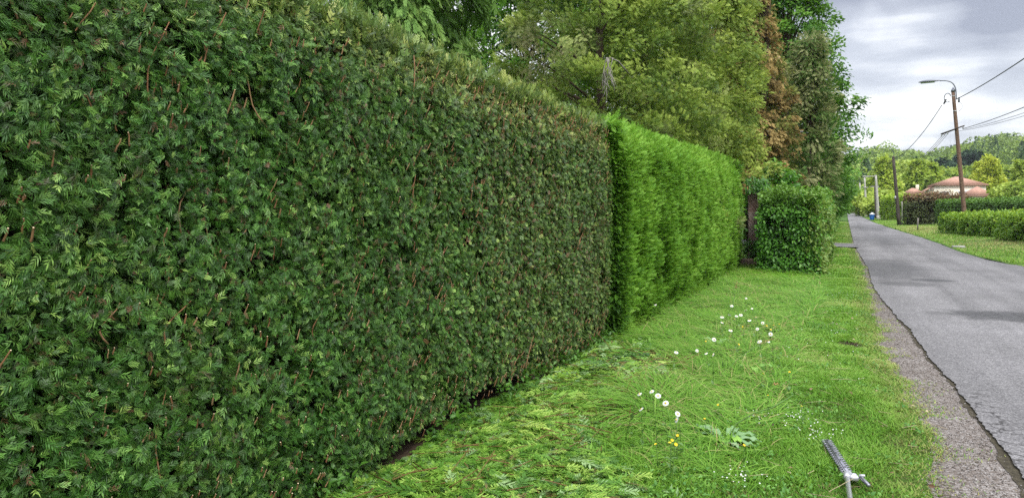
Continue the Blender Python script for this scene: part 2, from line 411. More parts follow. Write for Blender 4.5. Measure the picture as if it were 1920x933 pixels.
# left verge sheet
ys = np.concatenate([np.linspace(-6, 0, 25), np.linspace(0.2, 20, 160), np.linspace(20.4, 80, 90)])
U_ = np.linspace(0, 1, 40)
gl = gravL(ys) - .02; X = -3.6 + (gl[:, None] + 3.6) * U_[None]; Y = np.repeat(ys[:, None], 40, 1)
V = np.stack([X, Y, verge_z(X, Y) + .004], -1).reshape(-1, 3); nx = 40; i = np.arange((len(ys) - 1) * 39); r0 = i // 39 * nx + i % 39
TT = np.concatenate([np.stack([r0, r0 + 1, r0 + nx + 1], 1), np.stack([r0, r0 + nx + 1, r0 + nx], 1)])
m, t, b = newmat('verge_soil_and_thatch')
n1 = noise(t, 2.2, 6); n2_ = noise(t, 45, 5)
t.links.new(ramp(t, [(.32, (.06, .045, .022)), (.45, (.05, .09, .015)), (.6, (.07, .15, .018))], tm(t, 'ADD', tm(t, 'MULTIPLY', n1, .6), tm(t, 'MULTIPLY', n2_, .4))), b.inputs['Base Color'])
b.inputs['Roughness'].default_value = .95; b.inputs['Specular IOR Level'].default_value = .1; bump(t, b, n2_, .9, .03)
tag(Geo().add(V, TT).build('grass_verge', m, smooth=True), kind='structure')

# gravel shoulder
def pebbles(name, cols, scale):
    m, t, b = newmat(name); c = t.nodes.new('ShaderNodeTexCoord')
    v = t.nodes.new('ShaderNodeTexVoronoi'); v.inputs['Scale'].default_value = scale; t.links.new(c.outputs['Object'], v.inputs['Vector'])
    w = t.nodes.new('ShaderNodeSeparateColor'); t.links.new(v.outputs['Color'], w.inputs[0])
    n1 = noise(t, 3.0, 5)
    f = tm(t, 'ADD', tm(t, 'MULTIPLY', w.outputs[0], .6), tm(t, 'MULTIPLY', n1, .5))
    t.links.new(ramp(t, cols, f), b.inputs['Base Color']); b.inputs['Roughness'].default_value = .85; b.inputs['Specular IOR Level'].default_value = .25
    bump(t, b, tm(t, 'SUBTRACT', 1.0, v.outputs['Distance']), .9, .012); return m
M['gravel'] = pebbles('gravel', [(.2, (.07, .055, .042)), (.45, (.145, .12, .10)), (.7, (.23, .205, .185)), (.95, (.36, .34, .32))], 75)
def strip(name, yl, xl, xr, z, mat, nx=3, skirt=0.0, kind='structure', zfn=None):
    U = np.linspace(0, 1, nx); X = xl[:, None] + (xr - xl)[:, None] * U[None]; Y = np.repeat(yl[:, None], nx, 1)
    Z = np.full_like(X, z) if zfn is None else zfn(X, Y)
    V = np.stack([X, Y, Z], -1).reshape(-1, 3)
    i = np.arange((len(yl) - 1) * (nx - 1)); r0 = i // (nx - 1) * nx + i % (nx - 1)
    T = np.concatenate([np.stack([r0, r0 + 1, r0 + nx + 1], 1), np.stack([r0, r0 + nx + 1, r0 + nx], 1)])
    g = Geo().add(V, T)
    if skirt > 0:
        a = V.reshape(len(yl), nx, 3)[:, 0]; a2 = a - np.array([-.01, 0, skirt]); k = len(yl)
        j = np.arange(k - 1); g.add(np.vstack([a, a2]), np.concatenate([np.stack([j, j + 1, j + k + 1], 1), np.stack([j, j + k + 1, j + k], 1)]))
    return tag(g.build(name, mat), kind=kind)
yg = np.arange(-5, 40, .05)
strip('gravel_shoulder', yg, gravL(yg) - .12, roadL(yg) + .15, 0.004, M['gravel'], 6)
# asphalt
m, t, b = newmat('asphalt')
c = t.nodes.new('ShaderNodeTexCoord'); co = c.outputs['Object']
sx = t.nodes.new('ShaderNodeSeparateXYZ'); t.links.new(co, sx.inputs[0])
fine = noise(t, 130, 3, .6, co); mid = noise(t, 16, 6, .6, co); big = noise(t, .5, 5, .5, co); warp = noise(t, 2.2, 6, .6, co)
vor = t.nodes.new('ShaderNodeTexVoronoi'); vor.inputs['Scale'].default_value = 95; t.links.new(co, vor.inputs['Vector'])
sc_ = t.nodes.new('ShaderNodeSeparateColor'); t.links.new(vor.outputs['Color'], sc_.inputs[0])
base = tm(t, 'ADD', tm(t, 'MULTIPLY', sc_.outputs[0], .5), tm(t, 'ADD', tm(t, 'MULTIPLY', fine, .25), tm(t, 'MULTIPLY', mid, .25)))
col = ramp(t, [(.15, (.075, .072, .073)), (.5, (.163, .157, .158)), (.85, (.335, .325, .322))], base)
def blob(cx_, cy_, rx, ry, soft=.5, wamp=.8, rot=0.0):
    dx = tm(t, 'SUBTRACT', sx.outputs[0], cx_); dy = tm(t, 'SUBTRACT', sx.outputs[1], cy_)
    ca, sa = math.cos(rot), math.sin(rot)
    dx2 = tm(t, 'DIVIDE', tm(t, 'ADD', tm(t, 'MULTIPLY', dx, ca), tm(t, 'MULTIPLY', dy, sa)), rx); dy2 = tm(t, 'DIVIDE', tm(t, 'SUBTRACT', tm(t, 'MULTIPLY', dy, ca), tm(t, 'MULTIPLY', dx, sa)), ry)
    r = tm(t, 'SQRT', tm(t, 'ADD', tm(t, 'MULTIPLY', dx2, dx2), tm(t, 'MULTIPLY', dy2, dy2)))
    r = tm(t, 'ADD', r, tm(t, 'MULTIPLY', tm(t, 'SUBTRACT', warp, .5), wamp * 2))
    mr = t.nodes.new('ShaderNodeMapRange'); mr.interpolation_type = 'SMOOTHSTEP'; t.links.new(r, mr.inputs[0]); mr.inputs[1].default_value = 1 + soft; mr.inputs[2].default_value = 1 - soft
    return mr.outputs[0]
damp = 0
p1 = G(1745, 527); p2 = G(1900, 596); p3 = G(1670, 505); p4 = G(1650, 482); p5 = G(1665, 448); p6 = G(1700, 534)
msk = [blob(p1[0], p1[1], .42, .35, .3, .5), blob(p2[0] + .1, p2[1], .95, .6, .4, .75), tm(t, 'MULTIPLY', blob(p3[0] - .1, p3[1], .8, 3.2, .5, .7), .85),
       tm(t, 'MULTIPLY', blob(p6[0], p6[1], .5, .5, .5, .6), .7), tm(t, 'MULTIPLY', blob(p5[0] - .2, p5[1], 1.1, 7, .6, .9), .6), tm(t, 'MULTIPLY', blob(1.5, 60, 1.1, 10, .6, .9), .55)]
s_ = msk[0]
for q in msk[1:]: s_ = tm(t, 'MAXIMUM', s_, q)
edge = t.nodes.new('ShaderNodeMapRange'); t.links.new(tm(t, 'ADD', sx.outputs[0], tm(t, 'MULTIPLY', big, .6)), edge.inputs[0]); edge.inputs[1].default_value = 3.75; edge.inputs[2].default_value = 4.0
s_ = tm(t, 'MAXIMUM', s_, tm(t, 'MULTIPLY', edge.outputs[0], .4))
# cracks: warped voronoi edges kept only in a few worn areas
vc = t.nodes.new('ShaderNodeTexVoronoi'); vc.feature = 'DISTANCE_TO_EDGE'; vc.inputs['Scale'].default_value = 5.0
wv = t.nodes.new('ShaderNodeVectorMath'); wv.operation = 'ADD'; wc = t.nodes.new('ShaderNodeCombineXYZ'); t.links.new(tm(t, 'MULTIPLY', mid, .25), wc.inputs[0]); t.links.new(tm(t, 'MULTIPLY', warp, .4), wc.inputs[1])
t.links.new(co, wv.inputs[0]); t.links.new(wc.outputs[0], wv.inputs[1]); t.links.new(wv.outputs[0], vc.inputs['Vector'])
ck = t.nodes.new('ShaderNodeMapRange'); t.links.new(vc.outputs['Distance'], ck.inputs[0]); ck.inputs[1].default_value = .05; ck.inputs[2].default_value = .012
pe = G(1850, 800)
zone = tm(t, 'MAXIMUM', blob(p2[0], p2[1], .7, .5, .5, .8), tm(t, 'MAXIMUM', blob(1.02, 6.3, .12, 1.3, .6, .5), blob(G(1875, 830)[0] - .05, 5.9, .14, .5, .6, .6)))
crk = tm(t, 'MULTIPLY', ck.outputs[0], zone)
dark = t.nodes.new('ShaderNodeMix'); dark.data_type = 'RGBA'; dark.blend_type = 'MULTIPLY'
t.links.new(tm(t, 'MULTIPLY', s_, .78), dark.inputs[0]); t.links.new(col, dark.inputs[6]); dark.inputs[7].default_value = (.17, .165, .155, 1)
dk2 = t.nodes.new('ShaderNodeMix'); dk2.data_type = 'RGBA'; t.links.new(tm(t, 'MULTIPLY', crk, .85), dk2.inputs[0]); t.links.new(dark.outputs[2], dk2.inputs[6]); dk2.inputs[7].default_value = (.025, .022, .02, 1)
hv = t.nodes.new('ShaderNodeMix'); hv.data_type = 'RGBA'; hv.blend_type = 'MULTIPLY'; hv.inputs[0].default_value = 1
t.links.new(dk2.outputs[2], hv.inputs[6]); t.links.new(ramp(t, [(.3, (.78, .78, .77)), (.7, (1.12, 1.12, 1.12))], big), hv.inputs[7])
mp = t.nodes.new('ShaderNodeMapping'); mp.inputs['Scale'].default_value = (1.6, .10, 1); t.links.new(co, mp.inputs[0]); wear = noise(t, 1.0, 5, .6, mp.outputs[0])
hw = t.nodes.new('ShaderNodeMix'); hw.data_type = 'RGBA'; hw.blend_type = 'MULTIPLY'; hw.inputs[0].default_value = 1; t.links.new(hv.outputs[2], hw.inputs[6]); t.links.new(ramp(t, [(.35, (.78, .78, .78)), (.6, (1.08, 1.08, 1.08))], wear), hw.inputs[7])
t.links.new(hw.outputs[2], b.inputs['Base Color'])
t.links.new(tm(t, 'SUBTRACT', .85, tm(t, 'MULTIPLY', s_, .3)), b.inputs['Roughness']); b.inputs['Specular IOR Level'].default_value = .35
bump(t, b, tm(t, 'SUBTRACT', tm(t, 'ADD', fine, tm(t, 'MULTIPLY', vor.outputs['Distance'], -.6)), crk), .7, .006)
M['asphalt'] = m
yr = np.concatenate([np.arange(-5, 26, .02), np.arange(26, 60, .1), np.arange(60, 300, 2)])
jag = .045 * (fbm(P3(0 * yr, yr), .30, 7) - .5) + .018 * (vnoise(P3(0 * yr, yr), .045, 8) - .5) + .05 * (fbm(P3(0 * yr, yr), 1.1, 4) - .5)
jag = jag * np.clip((40 - yr) / 15, 0, 1)
strip('road', yr, roadL(yr) + jag + .005, roadR(yr) + .06 * np.sin(yr * 1.3) + .05 * np.sin(yr * .37), .022, M['asphalt'], 10, skirt=.02)
# damp earth line between gravel and asphalt
ye = np.arange(2, 27, .02); wdt = .002 + .03 * vnoise(P3(0 * ye, ye), .5, 21) * np.clip((22 - ye) / 10, .15, 1)
strip('earth_seam', ye, roadL(ye) - wdt + .03 * (vnoise(P3(0 * ye, ye), .08, 5) - .5), roadL(ye) + .06, .009, simple('dark_damp_earth', [(.3, (.03, .024, .016)), (.7, (.075, .065, .04))], 30, .9, bstr=.8, spec=.2))
# side track joining from the left
yt = np.linspace(31.2, 34.2, 12)
strip('driveway', yt, np.full(12, -6.0), roadL(yt) + .1 , .022, M['asphalt'], 12, zfn=lambda X, Y: .115 - .06 * np.clip((X + 1.5) / 1.5, 0, 1))
# right verge
yv = np.concatenate([np.arange(8, 60, .4), np.arange(60, 200, 3)])
def right_z(x, y): return .0 + .06 * fbm(P3(x, y), 1.3, 31) + .25 * np.clip((x - roadR(y) - .4) / 4, 0, 1)
strip('far_verge', yv, roadR(yv) - .15, roadR(yv) + 26, 0, M['ground'], 40, zfn=right_z)

# loose stones on the shoulder
ico = (np.array([(1, 0, 0), (-1, 0, 0), (0, 1, 0), (0, -1, 0), (0, 0, .6), (0, 0, -.6)], float) * .5, np.array([(0, 2, 4), (2, 1, 4), (1, 3, 4), (3, 0, 4), (2, 0, 5), (1, 2, 5), (3, 1, 5), (0, 3, 5)]), np.array([.5] * 6))
k = 15000; y = 3 + 22 * rng.random(k) ** 1.8; l0, l1 = gravL(y) - .07, roadL(y) + .0
x = l0 + (l1 - l0) * rng.random(k); sz = rng.uniform(.005, .014, k) * (1 + .5 * (rng.random(k) > .97))
g = Geo().inst(ico, np.stack([x, y, .004 + sz * .25], 1), frames(rdir(k, (0, 0, 0), 1), rdir(k, (0, 0, 1), .3)), np.stack([sz, sz * .8, sz * .8], 1), rng.random(k))
tag(g.build('loose_gravel', leafmat('stone_chips', [(0, (.07, .06, .05)), (.5, (.17, .15, .135)), (.85, (.28, .26, .25)), (1, (.42, .4, .38))], rough=.8, trans=0)),
    'loose grey and pinkish stone chips on the shoulder beside the asphalt', 'gravel', kind='stuff')

# ------------------------------------------------------------------ grass
B2 = blade(2, .05, .35); B3 = blade(3, .035, .85)
def blades(g, x, y, z, hgt, wid, lean, tmpl, var, alt, dirbias=(0, 0)):
    k = len(x); az = rng.random(k) * 2 * PI
    d = np.stack([np.cos(az) * lean + dirbias[0], np.sin(az) * lean + dirbias[1], np.ones(k)], 1)
    nrm = np.stack([-np.cos(az), -np.sin(az), np.full(k, .3)], 1) * 1.0
    R = frames(d, nrm)
    # template bends towards -z, so flip: tips fall outwards
    s = np.stack([hgt, wid, hgt], 1)
    g.inst(tmpl, np.stack([x, y, z], 1), R, s, var, alt, .38)
def keep(mask, *arrs): return [a[mask] for a in arrs]
def on_verge(n, y0, y1, x0=-2.45, pw=1.6):
    y = y0 + (y1 - y0) * rng.random(n) ** pw
    x = x0 + (gravL(y) + .03 - x0) * rng.random(n)
    st = rng.random(n) < .05 * (vnoise(P3(0 * y, y), .35, 97) > .55); x = np.where(st, gravL(y) + rng.exponential(.07, n), x); x = np.minimum(x, roadL(y) + .02)
    return x, y
BARE = [(.07, 9.38, .16, .16), (-.75, 7.9, .14, .18), (-.62, 6.9, .10, .14)]
def bare(x, y):
    r = np.zeros(len(x), bool)
    for bx, by, rx, ry in BARE: r |= ((x - bx) / rx) ** 2 + ((y - by) / ry) ** 2 + .8 * (vnoise(P3(x, y), .08, 2) - .5) < 1
    return r
def in_track(y): return (y > 31.1) & (y < 34.3)
g = Geo()
# short mown turf
for (n, y0, y1, hs, ws, pw) in ((120000, 3.6, 8.5, 1.15, .0068, 1.0), (110000, 8.3, 18, 1.05, .0085, 1.3), (60000, 17.5, 80, 1.1, .022, 1.9)):
    x, y = on_verge(n, y0, y1, -2.3, pw)
    p = P3(x, y); clump = fbm(p, .35, 12); patchy = fbm(p, 1.2, 40)
    edge = np.clip((gravL(y) - x) / .35, 0, 1)
    dens = .25 + 1.2 * clump; dens = dens * (.55 + .45 * edge)
    m_ = (rng.random(n) < dens) & ~bare(x, y) & ~in_track(y)
    x, y, clump, patchy, edge = keep(m_, x, y, clump, patchy, edge)
    hgt = (.03 + .055 * clump + .02 * rng.random(len(x))) * hs * (.55 + .45 * edge)
    alt = np.clip((1 - edge) * .75 * (rng.random(len(x)) > .35) + (patchy > .58) * (rng.random(len(x)) < .35) * .8, 0, 1)
    var = np.clip(rng.beta(2, 2, len(x)) * .75 + .6 * (patchy - .5) + .5 * (clump - .5) + .14, 0, 1)
    blades(g, x, y, verge_z(x, y) - .004, hgt, np.full(len(x), ws / .05) * rng.uniform(.7, 1.4, len(x)), .75, B2, var, alt)
tag(g.build('mown_grass', M['grass']), 'short bright green mown grass on the verge beside the gravel edge', 'grass', kind='stuff')
# small broad leaves of clover, plantain and daisy among the grass
g = Geo(); n = 19000; x, y = on_verge(n, 3.8, 15, -2.2, 1.2); cl = fbm(P3(x, y), .28, 811); m_ = (cl > .55) & (x < gravL(y) - .08) & ~bare(x, y); x, y, cl = keep(m_, x, y, cl); n = len(x)
g.inst(LF, np.stack([x, y, verge_z(x, y) + .012 + .04 * rng.random(n)], 1), frames(rdir(n, (0, 0, .25), .6), rdir(n, (0, 0, 1), .35)), rng.uniform(.016, .036, n), rng.random(n) * .55, 0)
tag(g.build('clover_leaves', M['dock']), 'patches of small round clover and plantain leaves in the turf', 'weeds', kind='stuff')
# long flopped grass near the hedge foot and round the daisies
g = Geo()
n = 95000; y = 4.4 + 15 * rng.random(n) ** 1.35; x = -2.35 + 1.95 * rng.random(n)
p = P3(x, y); cl = fbm(p, .45, 50)
band = np.exp(-((x + 1.35 + .25 * np.sin(y * .8)) / .55) ** 2) * 1.1 + .25 * (y > 8)
pile = (y < 7.6) & (x < -1.30 + .1 * np.sin(y * 3))
pr = band * (.2 + 1.3 * cl) * np.where(pile, .12, 1) * np.where((y < 5.4) & (x < -.9), .3, 1)
m_ = rng.random(n) < pr; x, y, cl = keep(m_, x, y, cl)

h_ = rng.uniform(.18, .42, len(x)) * (.35 + 1.5 * cl ** 1.3)
wd_ = .0055 / .035 * (.8 + y / 12)
blades(g, x, y, verge_z(x, y) - .005, h_, wd_ * rng.uniform(.7, 1.3, len(x)), .95, B3, np.clip(rng.beta(2, 2, len(x)) * .75 + .12, 0, 1), (rng.random(len(x)) < .09) * .8, (.35, -.3))
tag(g.build('long_grass', M['grass']), 'long flopping grass between the hedge foot and the mown strip', 'grass', kind='stuff')
# right hand verge grass
g = Geo()
n = 90000; y = 22 + 90 * rng.random(n) ** 1.7; x = roadR(y) - .05 + 6.5 * rng.random(n) ** 1.2
cl = fbm(P3(x, y), 1.5, 60); brown = np.exp(-(((x - 5.6) / 1.5) ** 2 + ((y - 34.5) / 4) ** 2))
hgt = (.05 + .09 * cl) * (1 + 2.3 * np.exp(-(((x - 4.2) / 1.3) ** 2 + ((y - 54) / 7) ** 2)))
tall = np.exp(-(((x - 4.2) / 1.6) ** 2 + ((y - 54) / 8) ** 2))
m_ = rng.random(n) < .35 + cl
x, y, cl, hgt, brown, tall = keep(m_, x, y, cl, hgt, brown, tall)
blades(g, x, y, right_z(x, y) - .01, hgt, (.0007 * y / .05) * np.ones(len(x)), .6, B2, np.clip(rng.random(len(x)) * .8 + .1, 0, 1), np.clip((rng.random(len(x)) < .12 + brown * .8 + tall * .6) * .9, 0, 1))
tag(g.build('far_verge_grass', M['grass']), 'rough grass with brownish patches on the far side of the road', 'grass', kind='stuff')

# ------------------------------------------------------------------ hedges of conifer sprays
SP_HI = [spray(5, 1, .85, 1, .35, s, 42, .05, .16) for s in range(4)] + [spray(4, 1, 1.0, 1, .5, s + 5, 46, .055, .25) for s in range(4)]
SP_MID = [spray(3, 1, .8, 1, .35, s + 9, 46, .10) for s in range(4)]
SP_LO = [spray(3, 1, .75, 1, .2, s + 19, 40, .13) for s in range(3)]
PLUME = [spray(5, 1, .46, 1, .25, s + 29, 32, .04) for s in range(4)]

HX, HT = -2.42, 2.62
def ht(y): return 2.63 - .030 * np.clip(np.asarray(y, float) - 3.2, -1, 9)                                 # face of the trimmed hedge and its height
def face_off(y, z): return .07 * (fbm(P3(0 * y, y, z), .9, 71) - .5) + .02 * (fbm(P3(0 * y, y, z), .2, 72) - .5) + .035 * (vnoise(P3(0 * y, y * 1.0, z * .22), .16, 73) - .5)
def low_z(y): return .03 + .16 * np.exp(-((y - 5.1) / .9) ** 2) + .14 * (fbm(P3(0 * y, y), .35, 75) - .3)
root = empty('trimmed_hedge', (HX - .5, 3.2, 0))
tag(root, 'long dark green freshly trimmed conifer hedge with reddish cut twigs', 'hedge')
g = Geo()
def hedge_face(g, n, y0, y1, tm_list, smin, smax):
    y = rng.uniform(y0, y1, n); z = .02 + (ht(y) + .01) * rng.random(n)
    fo = face_off(y, z); depth = rng.random(n) ** 1.5 * .15
    hole = fbm(P3(0 * y, y, z), .15, 77)
    ok = (z > low_z(y)) & (rng.random(n) < np.clip((hole - .22) * 5, .3, 1))
    y, z, fo, depth, hole = keep(ok, y, z, fo, depth, hole)
    depth = depth + .05 * np.clip(.42 - hole, 0, 1) * 3
    n = len(y); top = np.clip((z - ht(y) + .38) / .34, 0, 1)
    x = HX + fo - depth - .14 * top ** 2 - .10 * np.clip((.5 - z) / .5, 0, 1)
    z = z + .05 * (fbm(P3(0 * y, y), .5, 78) - .5) * top
    sgn = np.where(vnoise(P3(0 * y, y, z), .09, 79) > .5, 1, -1)
    ang = rng.normal(0, .75, n)
    d = np.stack([rng.normal(.42, .3, n), np.cos(ang) * sgn * .8, np.sin(ang) * .7 - .10 + .75 * top], 1)
    nr = np.stack([np.ones(n) * .8, rng.normal(0, .45, n), rng.normal(.35, .5, n)], 1)
    sc = rng.uniform(smin, smax, n)
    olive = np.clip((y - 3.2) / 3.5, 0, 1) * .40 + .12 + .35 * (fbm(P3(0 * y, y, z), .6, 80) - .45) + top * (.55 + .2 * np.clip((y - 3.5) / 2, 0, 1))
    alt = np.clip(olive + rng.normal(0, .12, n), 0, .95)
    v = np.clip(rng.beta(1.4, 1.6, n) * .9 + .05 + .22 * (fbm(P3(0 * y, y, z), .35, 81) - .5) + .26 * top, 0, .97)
    r_ = rng.random(n); v = np.where(r_ < .02, .02, v); v = np.where(r_ > .985, 1, v)
    which = rng.integers(0, len(tm_list), n)
    for w in range(len(tm_list)):
        s = which == w
        g.inst(tm_list[w], np.stack([x, y, z], 1)[s], frames(d[s], nr[s]), sc[s], v[s], alt[s], .18)
hedge_face(g, 88000, 1.2, 4.7, SP_HI, .021, .051)
hedge_face(g, 98000, 4.4, 8.35, SP_MID, .022, .05)
hedge_face(g, 3500, -2.5, 1.3, SP_LO, .09, .16)
# top
n = 26000; y = rng.uniform(-2.5, 8.35, n); x = HX - .08 - .95 * rng.random(n) ** 1.2; z = ht(y) - .03 + .06 * (fbm(P3(x, y), .5, 78) - .5) - rng.random(n) * .12
g_d = np.stack([rng.normal(0, .5, n), rng.normal(0, .5, n), np.ones(n) * .8], 1)
for w in range(4):
    s = np.arange(n) % 4 == w
    g.inst(SP_MID[w], np.stack([x, y, z], 1)[s], frames(g_d[s], rdir(s.sum(), (1, 0, .2), .6)), rng.uniform(.05, .10, s.sum()), np.clip(rng.random(s.sum()) * .7 + .25, 0, .95), rng.uniform(.5, .95, s.sum()), .18)
# thin upright shoots that stand above the cut
n = 2600; y = rng.uniform(1, 8.3, n); x = HX - .02 - .4 * rng.random(n); z = ht(y) - .03 + 0 * x
for w in range(4):
    s = np.arange(n) % 4 == w
    g.inst(PLUME[w], np.stack([x, y, z], 1)[s], frames(rdir(s.sum(), (.25, 0, 1), .35), rdir(s.sum(), (1, 0, 0), .7)), rng.uniform(.05, .13, s.sum()), rng.uniform(.4, .95, s.sum()), rng.uniform(.5, 1, s.sum()))
# back
n = 5000; y = rng.uniform(-2.5, 21, n); z = rng.uniform(.1, HT, n); x = HX - 1.05 + rng.normal(0, .05, n)
g.inst(SP_LO[0], np.stack([x, y, z], 1), frames(rdir(n, (-.4, 0, .2), .6), rdir(n, (-1, 0, .3), .4)), rng.uniform(.14, .22, n), rng.random(n) * .8 + .1, .2)
rel(g, root).build('foliage', M['dark_thuja'], root)
# dense dead inner twigs behind the leaves
g = Geo(); n = 26000; y = rng.uniform(-2.5, 8.3, n); z = rng.uniform(.05, HT - .1, n); x = HX - .20 - .10 * rng.random(n)
L_ = rng.uniform(.1, .3, n); w_ = rng.uniform(.003, .007, n)
g.inst(TW, np.stack([x - .08, y, z], 1), frames(rdir(n, (.5, 0, .3), .5), rdir(n, (0, 0, 1), .5)), np.stack([L_, w_, w_], 1), .5)
yy = np.linspace(-2.5, 8.3, 90); zz_ = np.linspace(.18, HT - .08, 24); YY, ZZ = np.meshgrid(yy, zz_)
for xo, s in ((-.32, 1), (-.62, -1)):
    V = np.stack([HX + xo + .08 * (vnoise(P3(0 * YY, YY, ZZ), .2, 90) - .5), YY, ZZ + .07 * (vnoise(P3(0 * YY, YY), .3, 4) - .5)], -1).reshape(-1, 3); nx = 90
    i = np.arange(23 * 89); r0 = i // 89 * nx + i % 89
    g.add(V, np.concatenate([np.stack([r0, r0 + 1, r0 + nx + 1], 1), np.stack([r0, r0 + nx + 1, r0 + nx], 1)]))
rel(g, root).build('inner_twigs', M['innertwig'], root)
# cut twig stubs
def stub_tmpl():
    g_ = Geo(); tube(g_, [(0, 0, 0), (.35, .02, .03), (.7, -.03, 0), (.97, .02, .02)], [.055, .05, .046, .042], 5, .4, 0, False)
    V = np.vstack([g_.v[0], g_.v[0][-5:] + [.002, 0, 0]]); T = np.vstack([g_.t[0], [(20, 21, 22), (20, 22, 23), (20, 23, 24)]])
    tp = np.concatenate([np.full(15, .35), np.full(5, .5), np.full(5, 3.0)]); return V, T, tp
ST = stub_tmpl()
g = Geo(); n = 3600; y = np.concatenate([rng.uniform(1.3, 4.5, 620), rng.uniform(4.2, 8.3, n - 620)]); z = rng.uniform(.15, HT - .15, n)
kp = (y < 4.2) | (rng.random(n) < .42); y, z = keep(kp, y, z); n = len(y)
d = np.stack([rng.uniform(.15, .55, n), rng.normal(0, .22, n), np.ones(n)], 1)
L_ = rng.uniform(.015, .055, n) * (1 + 1.6 * (rng.random(n) > .95)); w_ = rng.uniform(.04, .08, n)
x = HX + face_off(y, z) - .012 - L_ * .12
g.inst(ST, np.stack([x, y, z], 1), frames(d, rdir(n, (1, 0, 0), .3)), np.stack([L_, w_, w_], 1), rng.uniform(.3, .85, n), 0, .3)
o = rel(g, root).build('cut_twigs', M['stub'], root); o['kind'] = 'stuff'
# vertical stems seen through thin leaves
g = Geo()
for _ in range(34):
    y0 = 1.5 + 6.7 * rng.random() ** 1.3; z0 = rng.uniform(.2, 2.1); ln = rng.uniform(.12, .5)
    s = np.linspace(0, 1, 7); yy_ = y0 + .03 * np.sin(s * 5 + rng.random() * 6) + rng.normal(0, .12) * s; zz2 = z0 + ln * s
    xx = HX + face_off(yy_, zz2) - .01 - .03 * rng.random()
    tube(g, np.stack([xx, yy_, zz2], 1), np.linspace(.0040, .0022, 7), 5, rng.uniform(.3, .8))
o = rel(g, root).build('bare_stems', M['stub'], root); o['kind'] = 'stuff'
for y0 in np.arange(-2, 8.3, .62):
    g = Geo(); yj = y0 + rng.normal(0, .06)
    tube(g, [(HX - .5, yj, -.06), (HX - .48, yj + .03, .5), (HX - .5, yj, 1.2), (HX - .5, yj, 2.2)], [.045, .035, .03, .02], 7)
    rel(g, root).build('trunk', M['bark'], root)

# ---- untrimmed bright hedge
root = empty('untrimmed_hedge', (HX - .4, 14.8, 0))
tag(root, 'bright yellow green untrimmed conifer hedge with soft feathery shoots', 'hedge')
g = Geo(); core = Geo()
Y0, Y1 = 8.55, 18.9
def bulge(y, z): return .10 * (fbm(P3(0 * y, y, z), 1.1, 101) - .4) + .05 * (fbm(P3(0 * y, y * .8, z * 1.2), .4, 102) - .5) + .10 * np.sin(np.clip(z / 2.7, 0, 1) * PI) ** .6
n = 115000; y = Y0 + (Y1 - Y0) * rng.random(n) ** 1.15; z = .05 + (2.50 + .012 * (y - Y0)) * rng.random(n)
hole = fbm(P3(0 * y, y, z), .3, 103)
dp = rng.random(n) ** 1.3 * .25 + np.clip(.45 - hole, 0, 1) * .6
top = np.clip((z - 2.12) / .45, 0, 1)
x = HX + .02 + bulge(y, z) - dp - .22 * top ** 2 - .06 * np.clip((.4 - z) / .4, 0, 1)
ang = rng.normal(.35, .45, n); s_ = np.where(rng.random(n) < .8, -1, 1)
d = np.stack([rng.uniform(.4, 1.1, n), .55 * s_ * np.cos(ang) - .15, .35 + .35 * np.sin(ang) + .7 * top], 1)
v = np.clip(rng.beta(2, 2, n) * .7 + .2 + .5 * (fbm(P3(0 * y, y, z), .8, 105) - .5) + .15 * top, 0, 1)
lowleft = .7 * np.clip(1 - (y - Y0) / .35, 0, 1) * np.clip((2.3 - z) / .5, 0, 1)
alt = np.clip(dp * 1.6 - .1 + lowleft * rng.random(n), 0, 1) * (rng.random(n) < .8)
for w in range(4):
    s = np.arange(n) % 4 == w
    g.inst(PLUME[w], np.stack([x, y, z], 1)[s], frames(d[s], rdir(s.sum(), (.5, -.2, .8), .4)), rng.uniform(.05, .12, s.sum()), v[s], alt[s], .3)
# top surface and near end
n = 15000; y = rng.uniform(Y0, Y1, n); x = HX - .12 - .9 * rng.random(n); z = 2.50 + .012 * (y - Y0) + .10 * (fbm(P3(x, y), .7, 107) - .5) - .08 * rng.random(n)
g.inst(PLUME[0], np.stack([x, y, z], 1), frames(rdir(n, (.2, 0, 1), .4), rdir(n, (1, 0, 0), .6)), rng.uniform(.08, .18, n), rng.random(n) * .6 + .35, 0, .3)
n = 4200; z = rng.uniform(.05, 2.55, n); x = HX + .04 - .5 * rng.random(n) ** 1.0; y = Y0 - .02 + .1 * rng.random(n) - .14 * np.clip((z - 1.8) / .9, 0, 1) * rng.random(n)
g.inst(PLUME[1], np.stack([x, y, z], 1), frames(rdir(n, (.5, -.6, .35), .35), rdir(n, (.3, -.4, .9), .4)), rng.uniform(.09, .17, n), np.clip(rng.random(n) * .6 + .2 * (z > 2), 0, 1), np.clip((2.1 - z) * .6, 0, 1) * rng.random(n), .3)
n = 3500; z = rng.uniform(.05, 2.6, n); x = HX + .05 - .95 * rng.random(n); y = Y1 + .08 * rng.random(n)
g.inst(PLUME[2], np.stack([x, y, z], 1), frames(rdir(n, (.3, .6, .35), .35), rdir(n, (.3, .4, .9), .4)), rng.uniform(.12, .2, n), rng.random(n) * .7, 0, .3)
rel(g, root).build('foliage', M['bright_hedge'], root)
yy = np.linspace(Y0 + .1, Y1 - .1, 60); YY, ZZ = np.meshgrid(yy, np.linspace(.1, 2.36, 20))
for xo in (-.36, -.6):
    V = np.stack([HX + xo + .1 * (vnoise(P3(0 * YY, YY, ZZ), .3, 91) - .5), YY, ZZ], -1).reshape(-1, 3); nx = 60
    i = np.arange(19 * 59); r0 = i // 59 * nx + i % 59
    core.add(V, np.concatenate([np.stack([r0, r0 + 1, r0 + nx + 1], 1), np.stack([r0, r0 + nx + 1, r0 + nx], 1)]))
n = 9000; y = rng.uniform(Y0, Y1, n); z = rng.uniform(.05, 2.5, n); w_ = rng.uniform(.004, .009, n)
